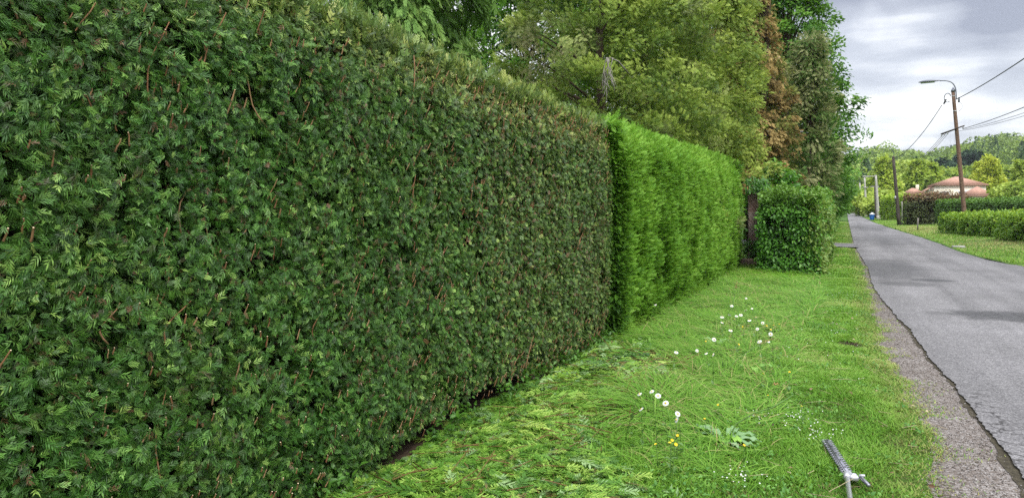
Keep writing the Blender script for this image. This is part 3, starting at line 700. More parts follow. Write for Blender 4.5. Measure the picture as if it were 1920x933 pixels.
core.inst(TW, np.stack([HX - .4 + 0 * y, y, z], 1), frames(rdir(n, (.6, 0, .4), .4), rdir(n, (0, 0, 1), .5)), np.stack([rng.uniform(.1, .3, n), w_, w_], 1), .5)
rel(core, root).build('inner_twigs', M['innertwig'], root)
for y0 in np.arange(Y0 + .3, Y1, .9):
    gg = Geo(); tube(gg, [(HX - .5, y0, -.06), (HX - .48, y0 + .03, .6), (HX - .5, y0, 2.1)], [.05, .04, .02], 7); rel(gg, root).build('trunk', M['bark'], root)

# ------------------------------------------------------------------ broadleaf box hedges

def leafy_block(name, label, mat, p0, p1, thick, hgt, leafsz, dens, seed, lump=.12, group=None, alts=None, tm_=None, base=.05, cat='hedge', topvar=.0, roundness=.12, shoots=0):
    """hedge of leaves along p0->p1; p0,p1 are on its left/front line, thickness to the right of the walk direction is +n"""
    p0 = np.array(p0, float); p1 = np.array(p1, float); ax = p1 - p0; Ln = np.linalg.norm(ax); ax /= Ln; nn = np.array([ax[1], -ax[0]])
    root = empty(name, (*(p0 + ax * Ln / 2 + nn * thick / 2), 0)); tag(root, label, cat, group)
    tm_ = tm_ or LF2; g = Geo()
    faces_ = [('front', Ln, hgt), ('back', Ln, hgt), ('e0', thick, hgt), ('e1', thick, hgt), ('top', Ln, thick)]
    for nm, a_, b_ in faces_:
        n = int(a_ * b_ * dens * (.5 if nm == 'back' else 1)); s = rng.random(n) * a_; u = rng.random(n) * b_
        dp = rng.random(n) ** 1.5 * .22 * min(1, thick)
        if nm == 'front': P = p0 + np.outer(s, ax) + np.outer(dp, nn); z = u; on = np.array([-nn[0], -nn[1], .15])
        elif nm == 'back': P = p0 + np.outer(s, ax) + np.outer(thick - dp, nn); z = u; on = np.array([nn[0], nn[1], .15])
        elif nm == 'e0': P = p0 + np.outer(dp, ax) + np.outer(s, nn); z = u; on = np.array([-ax[0], -ax[1], .15])
        elif nm == 'e1': P = p0 + np.outer(Ln - dp, ax) + np.outer(s, nn); z = u; on = np.array([ax[0], ax[1], .15])
        else: P = p0 + np.outer(s, ax) + np.outer(u, nn); z = hgt - dp; on = np.array([0, 0, 1.])
        P3_ = np.stack([P[:, 0], P[:, 1], z], 1)
        off = lump * 2 * (fbm(P3_, max(.35, hgt * .35), seed) - .5) + lump * .8 * (fbm(P3_, .18, seed + 3) - .5)
        # round the corners
        zt = np.clip((z - hgt + roundness * 2) / (roundness * 2), 0, 1)
        if nm != 'top': off = off - roundness * zt ** 2
        P3_ = P3_ + on * off[:, None]
        P3_[:, 2] = np.maximum(P3_[:, 2], .03)
        ok = z > base * (1 + vnoise(P3_, .3, seed + 7)); ok &= rng.random(n) < np.clip((fbm(P3_, .3, seed + 5) - .28) * 5, .12, 1)
        P3_, z, zt = keep(ok, P3_, z, zt); n = len(z)
        d = norm(on * .55 + rng.normal(0, .45, (n, 3)) + np.array([0, 0, -.35])); nr = norm(on + rng.normal(0, .35, (n, 3)) + np.array([0, 0, .55]))
        v = np.clip(rng.beta(2, 2, n) * .75 + .1 + .4 * (fbm(P3_, .5, seed + 8) - .5) + .18 * zt, 0, 1)
        al = 0 * v if alts is None else np.clip(alts(nm, P3_, zt), 0, 1)
        g.inst(tm_, P3_, frames(d, nr), leafsz * rng.uniform(.7, 1.25, n), v, al, .15)
    for _ in range(int(shoots)):
        s_, zz3 = rng.random() * Ln, (hgt if rng.random() < .6 else rng.uniform(.3, .95) * hgt); w3 = rng.random() * thick if zz3 == hgt else 0.0
        b3 = np.array([*(p0 + ax * s_ + nn * (w3 if zz3 == hgt else .05)), zz3 - .08]); dr = norm(np.array([-nn[0] * .5, -nn[1] * .5, .9]) + rng.normal(0, .35, 3)); l3 = rng.uniform(.12, .34) * (leafsz / .085) ** .5
        ff = np.linspace(.1, 1, 9)[:, None]; q3 = b3 + dr * l3 * ff + np.array([0, 0, -.12]) * l3 * ff ** 2
        tube(g, q3[::2], .004, 3, .3); g.inst(tm_, q3, frames(rdir(9, dr * .6, .6), rdir(9, (0, 0, 1), .4)), leafsz * rng.uniform(.6, 1.1, 9), rng.uniform(.5, 1, 9), 0)
    rel(g, root).build('foliage', mat, root)
    gc = Geo(); ins = min(.28, thick * .35)
    c0 = p0 + ax * Ln / 2 + nn * thick / 2
    R = np.array([[ax[0], nn[0], 0], [ax[1], nn[1], 0], [0, 0, 1]])
    xs_ = np.linspace(-.5, .5, max(4, int(Ln / .5))); zs_ = np.linspace(0, 1, 6)
    for sd in (-1, 1):
        A, B_ = np.meshgrid(xs_, zs_); lx = A * (Ln - 2 * ins); ly = np.full_like(A, sd * (thick / 2 - ins)); lz = .02 + B_ * (hgt - ins * .8)
        V = np.stack([lx, ly + .06 * (vnoise(P3(lx, ly, lz), .4, seed) - .5), lz], -1).reshape(-1, 3) @ R.T + np.array([c0[0], c0[1], 0]); nx = len(xs_)
        i = np.arange(5 * (nx - 1)); r0 = i // (nx - 1) * nx + i % (nx - 1)
        gc.add(V, np.concatenate([np.stack([r0, r0 + 1, r0 + nx + 1], 1), np.stack([r0, r0 + nx + 1, r0 + nx], 1)]))
    n = int(Ln * 40); q = np.stack([rng.uniform(-.5, .5, n) * (Ln - .3), rng.uniform(-.5, .5, n) * (thick - .3), rng.uniform(.02, hgt * .7, n)], 1) @ R.T + np.array([c0[0], c0[1], 0]); w_ = rng.uniform(.006, .014, n)
    gc.inst(TW, q, frames(rdir(n, (0, 0, 1), .5), rdir(n, (1, 0, 0), .5)), np.stack([rng.uniform(.2, .45, n), w_, w_], 1), .5)
    rel(gc, root).build('inner_twigs', M['innertwig'], root)
    return root
# block by the gate post: front face towards the camera, long side towards the road
leafy_block('broadleaf_hedge', 'squared leafy broadleaf hedge beside the old gate post at the roadside', M['beech'], (-.50, 27.9), (-.50, 17.8), 1.32, 1.93, .085, 1250, 200, .30, roundness=.26, shoots=150,
            alts=lambda nm, P, zt: (.75 * (rng.random(len(zt)) < .75) if nm == 'front' else zt * .3 + 0 * zt), tm_=LF)  # roadside face coloured paler, its leaf gloss put into the colour
leafy_block('broadleaf_hedge', 'more distant leafy hedge on the left past the side track', M['beech'], (-.75, 75), (-.65, 35.2), 1.6, 2.2, .12, 420, 210, .2,
            alts=lambda nm, P, zt: .45 * (rng.random(len(zt)) < .6))
# far side of the road
a0, a1 = AY(1757, 400, 47.5), AY(1869, 400, 40.3)
M['lime_hedge'] = leafmat('lime_shrub_leaves', [(0, (.04, .12, .012)), (.4, (.12, .26, .02)), (.8, (.27, .43, .03)), (1, (.42, .54, .06))], rough=.4, trans=.25, spec=.4)
M['dark_hedge'] = leafmat('dark_laurel_leaves', [(0, (.03, .08, .008)), (.5, (.08, .19, .016)), (1, (.16, .31, .03))], rough=.45, trans=.15, spec=.4)
M['red_hedge'] = leafmat('red_tipped_leaves', [(0, (.03, .05, .018)), (.5, (.07, .11, .03)), (1, (.14, .18, .045))], [(0, (.10, .05, .025)), (.5, (.22, .12, .06)), (1, (.33, .21, .10))], rough=.45, trans=.15)
M['gold_hedge'] = leafmat('golden_hedge_leaves', [(0, (.09, .2, .015)), (.5, (.22, .38, .025)), (1, (.42, .52, .05))], rough=.45, trans=.3)
lowg = 'row of low bright green shrubs clipped into a hedge across the road'
def walk_hedge(name, label, mat, A, B, th, h, ls, dens, seed, **kw):
    # front line faces the camera: walk from the far right to the near left so that thickness points away
    return leafy_block(name, label, mat, A, B, th, h, ls, dens, seed, **kw)
def seg(A, B, s0, s1): A = np.array(A[:2]); B = np.array(B[:2]); return A + (B - A) * s0, A + (B - A) * s1
Lr0, Lr1 = G(1759, 441)[:2], G(1935, 459)[:2]
cuts = [(0.0, .24, 'leftmost and smallest low shrub hedge clump across the road'), (.26, .50, 'second low shrub hedge clump from the left, beside the lamp pole foot'), (.515, .70, 'third low shrub hedge clump from the left across the road')]
for i_, (s0, s1, lb_) in enumerate(cuts):
    A, B = seg(Lr0, Lr1, s0, s1)
    leafy_block('low_hedge', lb_, M['lime_hedge'], B, A, 1.1, 1.13 + .05 * i_, .11, 520, 300 + i_ * 11, .30, group=lowg, roundness=.2, shoots=26)
A, B = G(1868, 456)[:2] , G(1990, 472)[:2]
leafy_block('low_hedge', 'nearest and largest low shrub hedge clump at the right edge', M['lime_hedge'], B, A, 1.3, 1.28, .11, 520, 340, .32, group=lowg, roundness=.22, shoots=26)
A, B = AY(1753, 400, 62)[:2], AY(1990, 400, 47)[:2]
leafy_block('clipped_hedge', 'tall dark green clipped hedge behind the low shrubs across the road', M['dark_hedge'], B, A, 1.4, 1.98, .12, 330, 360, .2)
A, B = AY(1690, 400, 66)[:2], AY(1800, 400, 64)[:2]
leafy_block('red_tipped_hedge', 'tall dark hedge with reddish brown new tips behind the far pole', M['red_hedge'], B, A, 1.8, 2.4, .14, 300, 380, .35, roundness=.3,
            alts=lambda nm, P, zt: np.clip(zt * 1.1 + .1, 0, .95) * (rng.random(len(zt)) < .85))
A, B = AY(1650, 400, 92)[:2], AY(1690, 400, 84)[:2]
leafy_block('golden_hedge', 'bright yellow green hedge beside the concrete pole across the road', M['gold_hedge'], B, A, 2.2, 2.55, .18, 220, 400, .35, roundness=.3)

# ------------------------------------------------------------------ trees
def limbs(g, c, H_, base_r, tips, r0=.05):
    c = np.array(c, float); s = np.linspace(0, 1, 8)
    wob = np.stack([.12 * np.sin(s * 4 + c[0]), .12 * np.cos(s * 3 + c[1]), 0 * s], 1)
    tr = c + np.stack([0 * s, 0 * s, s * H_], 1) + wob
    tube(g, tr, base_r * (1 - .85 * s) + .01, 9)
    for tp in tips:
        zr = np.clip((tp[2] - c[2]) / H_ * .8, .06, .97)
        st = np.array([np.interp(zr, s, tr[:, k]) for k in range(3)]); mid = (st + tp) / 2 + np.array([0, 0, .12 * np.linalg.norm(tp - st) * .5])
        q = np.linspace(0, 1, 5)[:, None]; pts = (1 - q) ** 2 * st + 2 * q * (1 - q) * mid + q * q * tp
        tube(g, pts, r0 * (1 - .8 * q[:, 0]), 4, cap=False)

def tree(name, label, c, H_, z0, rfun, mat, nclump, per, spr, ssz, lean, flat=(1, 1, 1), seed=0, group=None, clr=.3, trunk_r=.14, droop=0.0, nlimb=30, alts=None, varf=None,
         xlean=(0, 0), cat='tree', extra=None, inner=.55, bark='bark', tipw=.3):
    """crown = clumps of sprays or leaves on branch tips spread through the crown volume"""
    c = np.array([c[0], c[1], c[2] if len(c) > 2 else -.05], float); root = empty(name, c); tag(root, label, cat, group)
    h = rng.random(nclump); h = z0 + (H_ - z0) * h
    az = rng.random(nclump) * 2 * PI; R_ = np.array([rfun((q - z0) / (H_ - z0)) for q in h])
    rad = R_ * (1 - inner * rng.random(nclump) ** 1.6)
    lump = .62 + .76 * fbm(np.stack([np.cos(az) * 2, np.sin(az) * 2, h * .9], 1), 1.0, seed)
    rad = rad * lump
    tips = np.stack([c[0] + np.cos(az) * rad * flat[0] + xlean[0] * h, c[1] + np.sin(az) * rad * flat[1] + xlean[1] * h, h], 1)
    if extra is not None: tips = np.vstack([tips, np.asarray(extra, float)]); nclump = len(tips)
    g = Geo(); k = nclump * per; ci = np.repeat(np.arange(nclump), per)
    crr = clr * rng.uniform(.6, 1.3, nclump)
    off = norm(rng.normal(0, 1, (k, 3))) * (rng.random((k, 1)) ** .5) * crr[ci][:, None] * np.array([1, 1, .7])
    P = tips[ci] + off; P[:, 2] -= droop * np.hypot(off[:, 0], off[:, 1])
    outw = tips[ci] - np.array([c[0], c[1], 0]) - np.stack([xlean[0] * P[:, 2], xlean[1] * P[:, 2], P[:, 2]], 1); outw[:, 2] = 0; outw = norm(outw)
    cd_ = rng.normal(0, .45, (nclump, 3))[ci]; d = norm(outw * .6 + norm(off) * .45 + np.array(lean) + cd_ + rng.normal(0, .22, (k, 3))); nr = norm(outw * .5 + np.array([0, 0, .6]) + rng.normal(0, .45, (k, 3)))
    v = rng.beta(2, 2, k) * .40 + .55 * rng.random(nclump)[ci] + .04 + .20 * (off[:, 2] / (clr + 1e-6))  # upper sprays of a clump coloured lighter, imitating light on the clump
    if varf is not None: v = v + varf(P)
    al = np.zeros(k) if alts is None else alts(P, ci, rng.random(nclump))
    sp = spr if isinstance(spr, list) else [spr]; wi = rng.integers(0, len(sp), k); sz = rng.uniform(ssz[0], ssz[1], k)
    for w in range(len(sp)):
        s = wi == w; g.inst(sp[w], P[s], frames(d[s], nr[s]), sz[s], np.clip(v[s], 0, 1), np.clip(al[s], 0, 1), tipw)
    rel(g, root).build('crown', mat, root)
    gt = Geo(); sel = rng.permutation(nclump)[:nlimb]
    if extra is not None: sel = np.unique(np.concatenate([sel, np.arange(nclump - len(extra), nclump)]))
    limbs(gt, c, H_ * .93, trunk_r, tips[sel] , .035 * max(1, H_ / 9))
    rel(gt, root).build('trunk', M[bark], root)
    return root
cone = lambda r, p=.8, r0=.75: (lambda s: r * (r0 + (1 - r0) * min(1, s * 4)) * max(.04, (1 - s)) ** p)
egg = lambda r: (lambda s: r * max(.05, math.sin(PI * min(1, .12 + .88 * s) ** .9)) ** .7)
SPT = [spray(4, 1, .8, 1, .25, s + 59, 38, .06) for s in range(4)]
HANG = [spray(5, 1, .5, 1, .1, s + 69, 28, .05) for s in range(3)]

p = AY(738, 0, 11.5); tree('weeping_cypress', 'grey green conifer with drooping fan branches behind the trimmed hedge', (p[0], 11.5), 9.5, 1.2, cone(1.72, .45, .9), M['weeping'], 460, 46, HANG, (.20, .36), (0, 0, -1.3), seed=1, clr=.34, droop=.7, nlimb=30)
p = AY(985, 0, 26); tree('maple_tree', 'dark green maple crown with sky showing through above the hedge', (p[0], 26.5), 11.5, 4.2, egg(2.9), M['maple'], 560, 60, LF2, (.12, .21), (0, 0, -.2), seed=2, clr=.42, nlimb=60, inner=.6)
PALE = AY(1015, 110, 14.5)
pale = lambda P, ci, r: np.clip(1.1 - np.linalg.norm((P - PALE) / np.array([1.3, 1.3, .9]), axis=1), 0, 1) * (rng.random(len(P)) < .8) + .25 * (r[ci] < .1)
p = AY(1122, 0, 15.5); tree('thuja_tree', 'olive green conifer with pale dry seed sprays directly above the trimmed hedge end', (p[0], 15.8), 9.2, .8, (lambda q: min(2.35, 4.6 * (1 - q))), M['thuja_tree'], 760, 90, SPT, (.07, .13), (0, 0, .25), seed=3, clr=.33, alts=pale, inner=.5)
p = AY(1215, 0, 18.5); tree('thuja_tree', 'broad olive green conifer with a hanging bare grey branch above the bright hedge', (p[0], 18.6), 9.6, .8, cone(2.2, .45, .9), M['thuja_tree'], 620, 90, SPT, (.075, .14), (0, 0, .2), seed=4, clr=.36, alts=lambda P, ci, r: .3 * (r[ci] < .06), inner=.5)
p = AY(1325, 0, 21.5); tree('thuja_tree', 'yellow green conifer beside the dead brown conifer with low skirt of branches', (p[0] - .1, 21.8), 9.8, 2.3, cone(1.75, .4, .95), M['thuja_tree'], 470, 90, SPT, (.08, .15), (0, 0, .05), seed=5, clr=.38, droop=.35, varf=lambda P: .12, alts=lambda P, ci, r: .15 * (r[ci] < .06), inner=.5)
p = AY(1437, 0, 25.5); tree('dead_conifer', 'dead rusty brown conifer between green trees', (p[0], 25.5), 9.5, 2.2, cone(1.32, .35, .9), M['dead'], 600, 60, SPT, (.09, .18), (0, 0, -.35), seed=6, clr=.28, droop=.5, nlimb=220, xlean=(-.10, 0), inner=.8, alts=lambda P, ci, r: (r[ci] < .45) * .8, tipw=.5)
p = AY(1520, 0, 28.5); tree('feathery_conifer', 'tan tipped feathery conifer right of the dead brown one', (p[0], 28.5), 7.3, 1.7, cone(1.1, .5, .9), M['tan'], 230, 46, [PLUME[0], PLUME[1]], (.15, .28), (.1, -.2, -.05), seed=7, clr=.32, droop=.25, tipw=1.0, varf=lambda P: -.10)
EX = [AY(1612, 190, 32), AY(1600, 185, 32), AY(1590, 200, 32), AY(1580, 215, 32), AY(1598, 222, 32), AY(1575, 160, 32), AY(1606, 294, 32), AY(1595, 290, 32), AY(1588, 300, 32), AY(1585, 265, 32), AY(1592, 250, 32), AY(1570, 240, 32), AY(1585, 235, 32), AY(1570, 190, 32), AY(1578, 310, 32)]
p = AY(1478, 0, 33); tree('oak_tree', 'big dark green broadleaf tree reaching out over the road', (p[0], 33), 13.5, 2.2, (lambda q: 2.95 * (1 - q) ** .75 * min(1, .45 + q * 5)), M['maple'], 760, 62, LF2, (.10, .18), (0, 0, -.25), seed=8, clr=.42, trunk_r=.25, nlimb=60, extra=EX, varf=lambda P: .06)
p = AY(1536, 0, 42); tree('hornbeam_tree', 'dense low broadleaf tree at the roadside behind the squared hedge', (p[0], 42), 5.0, .8, egg(1.45), M['maple'], 360, 52, LF2, (.11, .20), (0, 0, -.25), seed=9, clr=.38, nlimb=20)
for i_, (px, Y, hh, lb_) in enumerate([(1532, 60, 6.0, 'broadleaf tree further along the left roadside'), (1556, 90, 6.0, 'last broadleaf tree on the left where the road vanishes')]):
    p = AY(px, 300, Y); tree('roadside_tree', lb_, (p[0], Y), hh, 1.0, egg(2.4), M['maple'], 300, 34, LF2, (.2, .36), (0, 0, -.25), seed=10 + i_, clr=.6, nlimb=14, varf=lambda P: .1)
p = AY(1455, 330, 21.6); tree('laurel_shrub', 'light green leafy shrub sprouting above the old gate post', (p[0], 22.2), 2.75, .9, egg(.75), M['beech'], 90, 26, LF, (.09, .17), (0, 0, -.1), seed=14, clr=.24, trunk_r=.03, nlimb=20, cat='shrub')
# trees behind the trees so that gaps show leaves, not sky
for i_, (px, Y, hh, r_, lb_) in enumerate([(1120, 30, 11, 3.0, 'dark broadleaf tree glimpsed behind the left conifers'), (1280, 34, 12, 3.2, 'dark broadleaf tree glimpsed behind the middle conifers'), (1400, 38, 12, 3.0, 'dark broadleaf tree glimpsed behind the dead conifer')]):
    p = AY(px, 100, Y); tree('background_tree', lb_, (p[0], Y), hh, 1.5, egg(r_), M['maple'], 330, 36, LF2, (.16, .28), (0, 0, -.25), seed=20 + i_, clr=.6, nlimb=14)
# hanging bare branch
g = Geo(); p = AY(1143, 108, 12.9); root = empty('bare_branch', p); tag(root, 'bundle of bare grey twigs hanging in front of the olive conifers', 'branch')
for i_ in range(6):
    s = np.linspace(0, 1, 8); dx = rng.normal(0, .07); L_ = rng.uniform(.45, .85)
    pts = np.stack([p[0] + rng.normal(0, .03) + dx * s ** 1.3 + .03 * np.sin(s * 7 + i_), p[1] + rng.normal(0, .05) - .05 * s, p[2] - L_ * s], 1); tube(g, pts, np.linspace(.008, .003, 8), 4)
    for j in range(3):
        q = pts[rng.integers(2, 7)]; e_ = q + np.array([rng.normal(0, .12), rng.normal(0, .1), -rng.uniform(.1, .3)]); tube(g, [q, (q + e_) / 2 + [.01, 0, 0], e_], [.006, .005, .003], 3)
tube(g, [p + [.02, 1.2, -.1], p + [.01, .5, .02], p], [.02, .015, .009], 5)
rel(g, root).build('twigs', M['deadwood'], root)

# ------------------------------------------------------------------ old gate post
gp = AY(1414, 400, 20.0); root = empty('gate_post', (gp[0], 20.0, 0)); tag(root, 'old weathered reddish masonry gate post between the two hedges', 'gate post')
g = Geo(); V = []; nz_, na = 34, 28
for i_ in range(nz_):
    z = i_ / (nz_ - 1) * 1.86
    for j in range(na):
        t0_ = j / na * 4; sd = int(t0_); f = t0_ - sd; cs = [(-1, -1), (1, -1), (1, 1), (-1, 1)]; a_, b_ = np.array(cs[sd]), np.array(cs[(sd + 1) % 4]); q = (a_ + (b_ - a_) * f) * .145
        q = q * (1 - .05 * (np.linalg.norm(q) / .2) ** 4)
        V.append((q[0], q[1], z))
V = np.array(V); rr = 1 + .16 * (fbm(V, .12, 3) - .5) + .22 * (fbm(V, .45, 5) - .5); V[:, :2] *= rr[:, None]; V[:, 0] += .02 * np.sin(V[:, 2] * 2)
T = []
for i_ in range(nz_ - 1):
    for j in range(na):
        a0_, a1_ = i_ * na + j, i_ * na + (j + 1) % na; T += [(a0_, a1_, a1_ + na), (a0_, a1_ + na, a0_ + na)]
V = np.vstack([V, (0, 0, 1.9)]); tc_ = len(V) - 1
for j in range(na): T.append((tc_, (nz_ - 1) * na + j, (nz_ - 1) * na + (j + 1) % na))
g.add(V, T); g.build('shaft', M['terracotta'], root)
g = Geo(); n = 260; az = rng.random(n) * 2 * PI
g.inst(LF2, np.stack([.12 * np.cos(az), .12 * np.sin(az), 1.84 + .08 * rng.random(n)], 1), frames(rdir(n, (0, 0, .3), .7), rdir(n, (0, 0, 1), .5)), rng.uniform(.03, .06, n), rng.random(n), .9)
g.build('moss_cap', leafmat('rusty_moss', [(0, (.12, .05, .02)), (.5, (.25, .10, .04)), (1, (.2, .22, .06))], trans=0), root)
# low wall stub at its foot
root = empty('plinth', (gp[0] + .02, 19.62, 0)); tag(root, 'low worn plinth stone at the foot of the gate post', 'stone')
g = Geo(); box(g, (0, 0, .13), (.55, .35, .34), bev=.05); g.build('block', simple('earthy_stone', [(.3, (.13, .09, .06)), (.7, (.28, .2, .14))], 7, .95, bstr=.8, bdist=.03), root)
# ivy runners between post and hedge
g = Geo(); n = 2600; x = rng.uniform(-2.35, -1.75, n); y = 19.9 + rng.normal(0, .12, n) - .5 * (x + 2.2); z = rng.uniform(.05, 2.3, n) ** 1.0
ok = (fbm(P3(x, y, z), .3, 44) > .46) & ~((x > gp[0] - .2) & (x < gp[0] + .16) & (z > .75) & (z < 1.9)); x, y, z = keep(ok, x, y, z); n = len(x)
g.inst(LF2, np.stack([x, y, z], 1), frames(rdir(n, (.2, -.4, -.5), .4), rdir(n, (.2, -.8, .5), .3)), rng.uniform(.06, .11, n), rng.random(n) * .7, 0)
for i_ in range(8):
    x0 = rng.uniform(-2.1, -1.8); s = np.linspace(0, 1, 7); tube(g, np.stack([x0 + .06 * np.sin(s * 6 + i_), 20.0 + 0 * s, s * 2.1], 1), .008, 4, .2)
o = g.build('ivy', M['beech'], None); tag(o, 'dark ivy climbing between the gate post and the leafy hedge', 'ivy', kind='stuff')

# ------------------------------------------------------------------ clippings under the trimmed hedge
g = Geo(); BIG = [spray(9, 1, .55, 1, .2, s + 80, 46, .036, .12) for s in range(5)]
n = 27000; y = 2.9 + 5.6 * rng.random(n) ** 1.15; xr_ = -1.35 + .18 * np.sin(y * 2.1) + .30 * np.clip((4.9 - y) / 1.5, 0, 1) + .15 * (fbm(P3(0 * y, y), .5, 66) - .5) - .35 * np.clip((y - 6.3) / 1.8, 0, 1)
x = -2.50 + (xr_ + 2.50) * rng.random(n) ** .9 + (rng.random(n) > .9) * rng.exponential(.22, n); dome = np.sin(PI * np.clip((x + 2.56) / (xr_ + 2.58), 0, 1)) ** .6
z = verge_z(x, y) + .008 + .075 * dome * rng.random(n) * (.6 + .8 * fbm(P3(x, y), .4, 67))
az = vnoise(P3(x, y), .5, 68) * 9 + rng.normal(0, .9, n)
d = np.stack([np.cos(az), np.sin(az), rng.normal(.04, .16, n)], 1); sc = rng.uniform(.05, .15, n) * (1 + .8 * (rng.random(n) > .94))
v = np.clip(rng.beta(1.6, 1.6, n) * .8 + .16 + .35 * (fbm(P3(x, y), .5, 69) - .5), 0, 1); v = np.where(rng.random(n) < .03, .02, v)
for w in range(5):
    s = np.arange(n) % 5 == w; near = (y < 6)
    g.inst(BIG[w], np.stack([x, y, z], 1)[s & near], frames(d[s & near], rdir((s & near).sum(), (0, 0, 1), .28)), sc[s & near], v[s & near], (rng.random((s & near).sum()) < .1) * .7, .25)
    f_ = s & ~near; g.inst(SP_MID[w % 4], np.stack([x, y, z], 1)[f_], frames(d[f_], rdir(f_.sum(), (0, 0, 1), .3)), sc[f_], v[f_], (rng.random(f_.sum()) < .2) * .7, .25)
n = 420; y = 3.2 + 4.5 * rng.random(n); x = rng.uniform(-2.3, -1.3, n); w_ = rng.uniform(.003, .007, n)
g.inst(TW, np.stack([x, y, verge_z(x, y) + .05 + .05 * rng.random(n)], 1), frames(rdir(n, (0, 0, 0), 1) * [1, 1, .15], rdir(n, (0, 0, 1), .2)), np.stack([rng.uniform(.06, .25, n), w_, w_], 1), .01, 0, 0)
tag(g.build('hedge_clippings', M['clip']), 'heap of freshly cut green conifer fronds along the foot of the trimmed hedge', 'clippings', kind='stuff')
# bare earth and litter strip right under the hedge
ysl = np.arange(-3, 21, .15)
strip('soil_strip', ysl, np.full(len(ysl), HX - 1.1), np.full(len(ysl), HX + .12) + .1 * (fbm(P3(0 * ysl, ysl), .6, 6) - .5), 0, M['soil'], 5, zfn=lambda X, Y: verge_z(X, Y) + .010)
# weeds at the hedge foot
g = Geo(); n = 1500; y = rng.uniform(3, 8.4, n); x = HX + rng.normal(.0, .06, n); cl = fbm(P3(0 * y, y), .3, 15); x, y, cl = keep(cl > .5, x, y, cl); n = len(x)
g.inst(LF, np.stack([x, y, verge_z(x, y) + .02 + .16 * rng.random(n)], 1), frames(rdir(n, (.5, -.3, .3), .5), rdir(n, (.5, 0, 1), .4)), rng.uniform(.025, .06, n), rng.random(n) * .6, .1)
tag(g.build('hedge_foot_weeds', M['beech']), 'small dark leafy weeds under the lower edge of the trimmed hedge', 'weeds', kind='stuff')

# ------------------------------------------------------------------ flowers and weeds on the verge
def petal(n_, r, w, cup=.0):
    V = []; T = []
    for i_ in range(n_):
        a_ = i_ * 2 * PI / n_; ca, sa = math.cos(a_), math.sin(a_); k_ = len(V)
        for (rr, ww, zz0) in ((.18 * r, .4 * w, 0), (.65 * r, w, cup * .6), (r, .5 * w, cup)):
            V += [(rr * ca - ww * sa, rr * sa + ww * ca, zz0), (rr * ca + ww * sa, rr * sa - ww * ca, zz0)]
        T += [(k_, k_ + 1, k_ + 3), (k_, k_ + 3, k_ + 2), (k_ + 2, k_ + 3, k_ + 5), (k_ + 2, k_ + 5, k_ + 4)]
    return np.array(V, float), np.array(T), np.zeros(len(V))
PD = petal(14, .024, .0048, -.003); PB = petal(5, .011, .006, .006)
def facing(az, tilt): # direction of flower
    return np.array([math.cos(az) * math.sin(tilt), math.sin(az) * math.sin(tilt), math.cos(tilt)])
def flower(kind, base, hgt, lean, fdir, label, group, scale=1.0):
    root = empty(kind, base); tag(root, label, 'flower', group)
    s = np.linspace(0, 1, 6)[:, None]; tip = np.array([lean[0], lean[1], hgt]); pts = s * tip + np.array([-lean[0] * .3, -lean[1] * .3, 0]) * (s * (1 - s)) * 2
    g = Geo(); tube(g, pts, np.linspace(.0022, .0015, 6), 4, .5)
    for q in (.25, .5):
        k_ = tip * q; g.inst(LF2, k_[None], frames(rdir(1, (0, 0, .4), .7), np.array([[0, 0, 1.]])), np.array([.05]), .4)
    g.build('stem', M['stemgreen'], root)
    R = frames(np.cross(fdir, [0.3, .2, .9])[None] + 1e-3, fdir[None])
    hx = frames(norm(np.cross(np.array([.31, .77, .2]), fdir))[None], fdir[None])
    g = Geo(); g.inst(PD if kind == 'daisy' else PB, tip[None], hx, np.array([scale]), rng.random(1)); hd = g.build('petals', M['blossom'] if kind == 'daisy' else M['butter'], root)
    g = Geo(); c_ = tip + fdir * .001
    lathe(g, c_ - fdir * .002, [(0, .008 * scale), (.004 * scale, .0075 * scale), (.007 * scale, .004 * scale)] if kind == 'daisy' else [(0, .003), (.003, .0035), (.006, .002)], 8, fdir)
    g.build('centre', M['yolk'], root)
    return root
cam_az = -PI / 2
def at_h(px, py, h):                                # foot of a flower whose head stands h above the verge
    q = G(px, py, h + .06); return q
near_d = [(1222, 733, .36, 'white daisy with raised head, topmost of the near clump'), (1234, 741, .34, 'white daisy just below the topmost of the near clump'), (1248, 755, .32, 'large half turned white daisy right of the near clump middle'),
          (1202, 766, .31, 'small white daisy at the left of the near clump'), (1199, 738, .34, 'tiny white daisy furthest left of the near clump'), (1271, 775, .27, 'white daisy seen edge on at the right of the near clump'), (1268, 786, .25, 'drooping white daisy lowest of the near clump')]
for (px, py, h_, lb_) in near_d:
    q = at_h(px, py, h_); z0_ = float(verge_z(q[0], q[1])); ln = (rng.normal(0, .05), rng.normal(0, .05))
    flower('daisy', (q[0] - ln[0], q[1] - ln[1], z0_), h_ + .06 - z0_, ln, facing(cam_az + rng.normal(0, .8), rng.uniform(.4, 1.3)), lb_, None, rng.uniform(.6, .95))
far_d = [(1354, 594), (1368, 590), (1381, 592), (1389, 590), (1377, 598), (1398, 581), (1417, 594), (1370, 619), (1405, 600), (1420, 616), (1445, 626), (1337, 664), (1324, 662), (1307, 657), (1339, 636), (1424, 640), (1441, 640), (1399, 559), (1500, 545), (1372, 573), (1229, 571), (1268, 660), (1354, 604), (1430, 605), (1410, 578)]
for (px, py) in far_d:
    h_ = rng.uniform(.22, .34); q = at_h(px, py, h_); z0_ = float(verge_z(q[0], q[1])); ln = (rng.normal(0, .05), rng.normal(0, .05))
    flower('daisy', (q[0] - ln[0], q[1] - ln[1], z0_), h_ + .06 - z0_, ln, facing(cam_az + rng.normal(0, .9), rng.uniform(.3, 1.2)), 'small white daisy in the long grass of the middle verge', 'daisies in the long grass of the middle verge', rng.uniform(.6, .95))
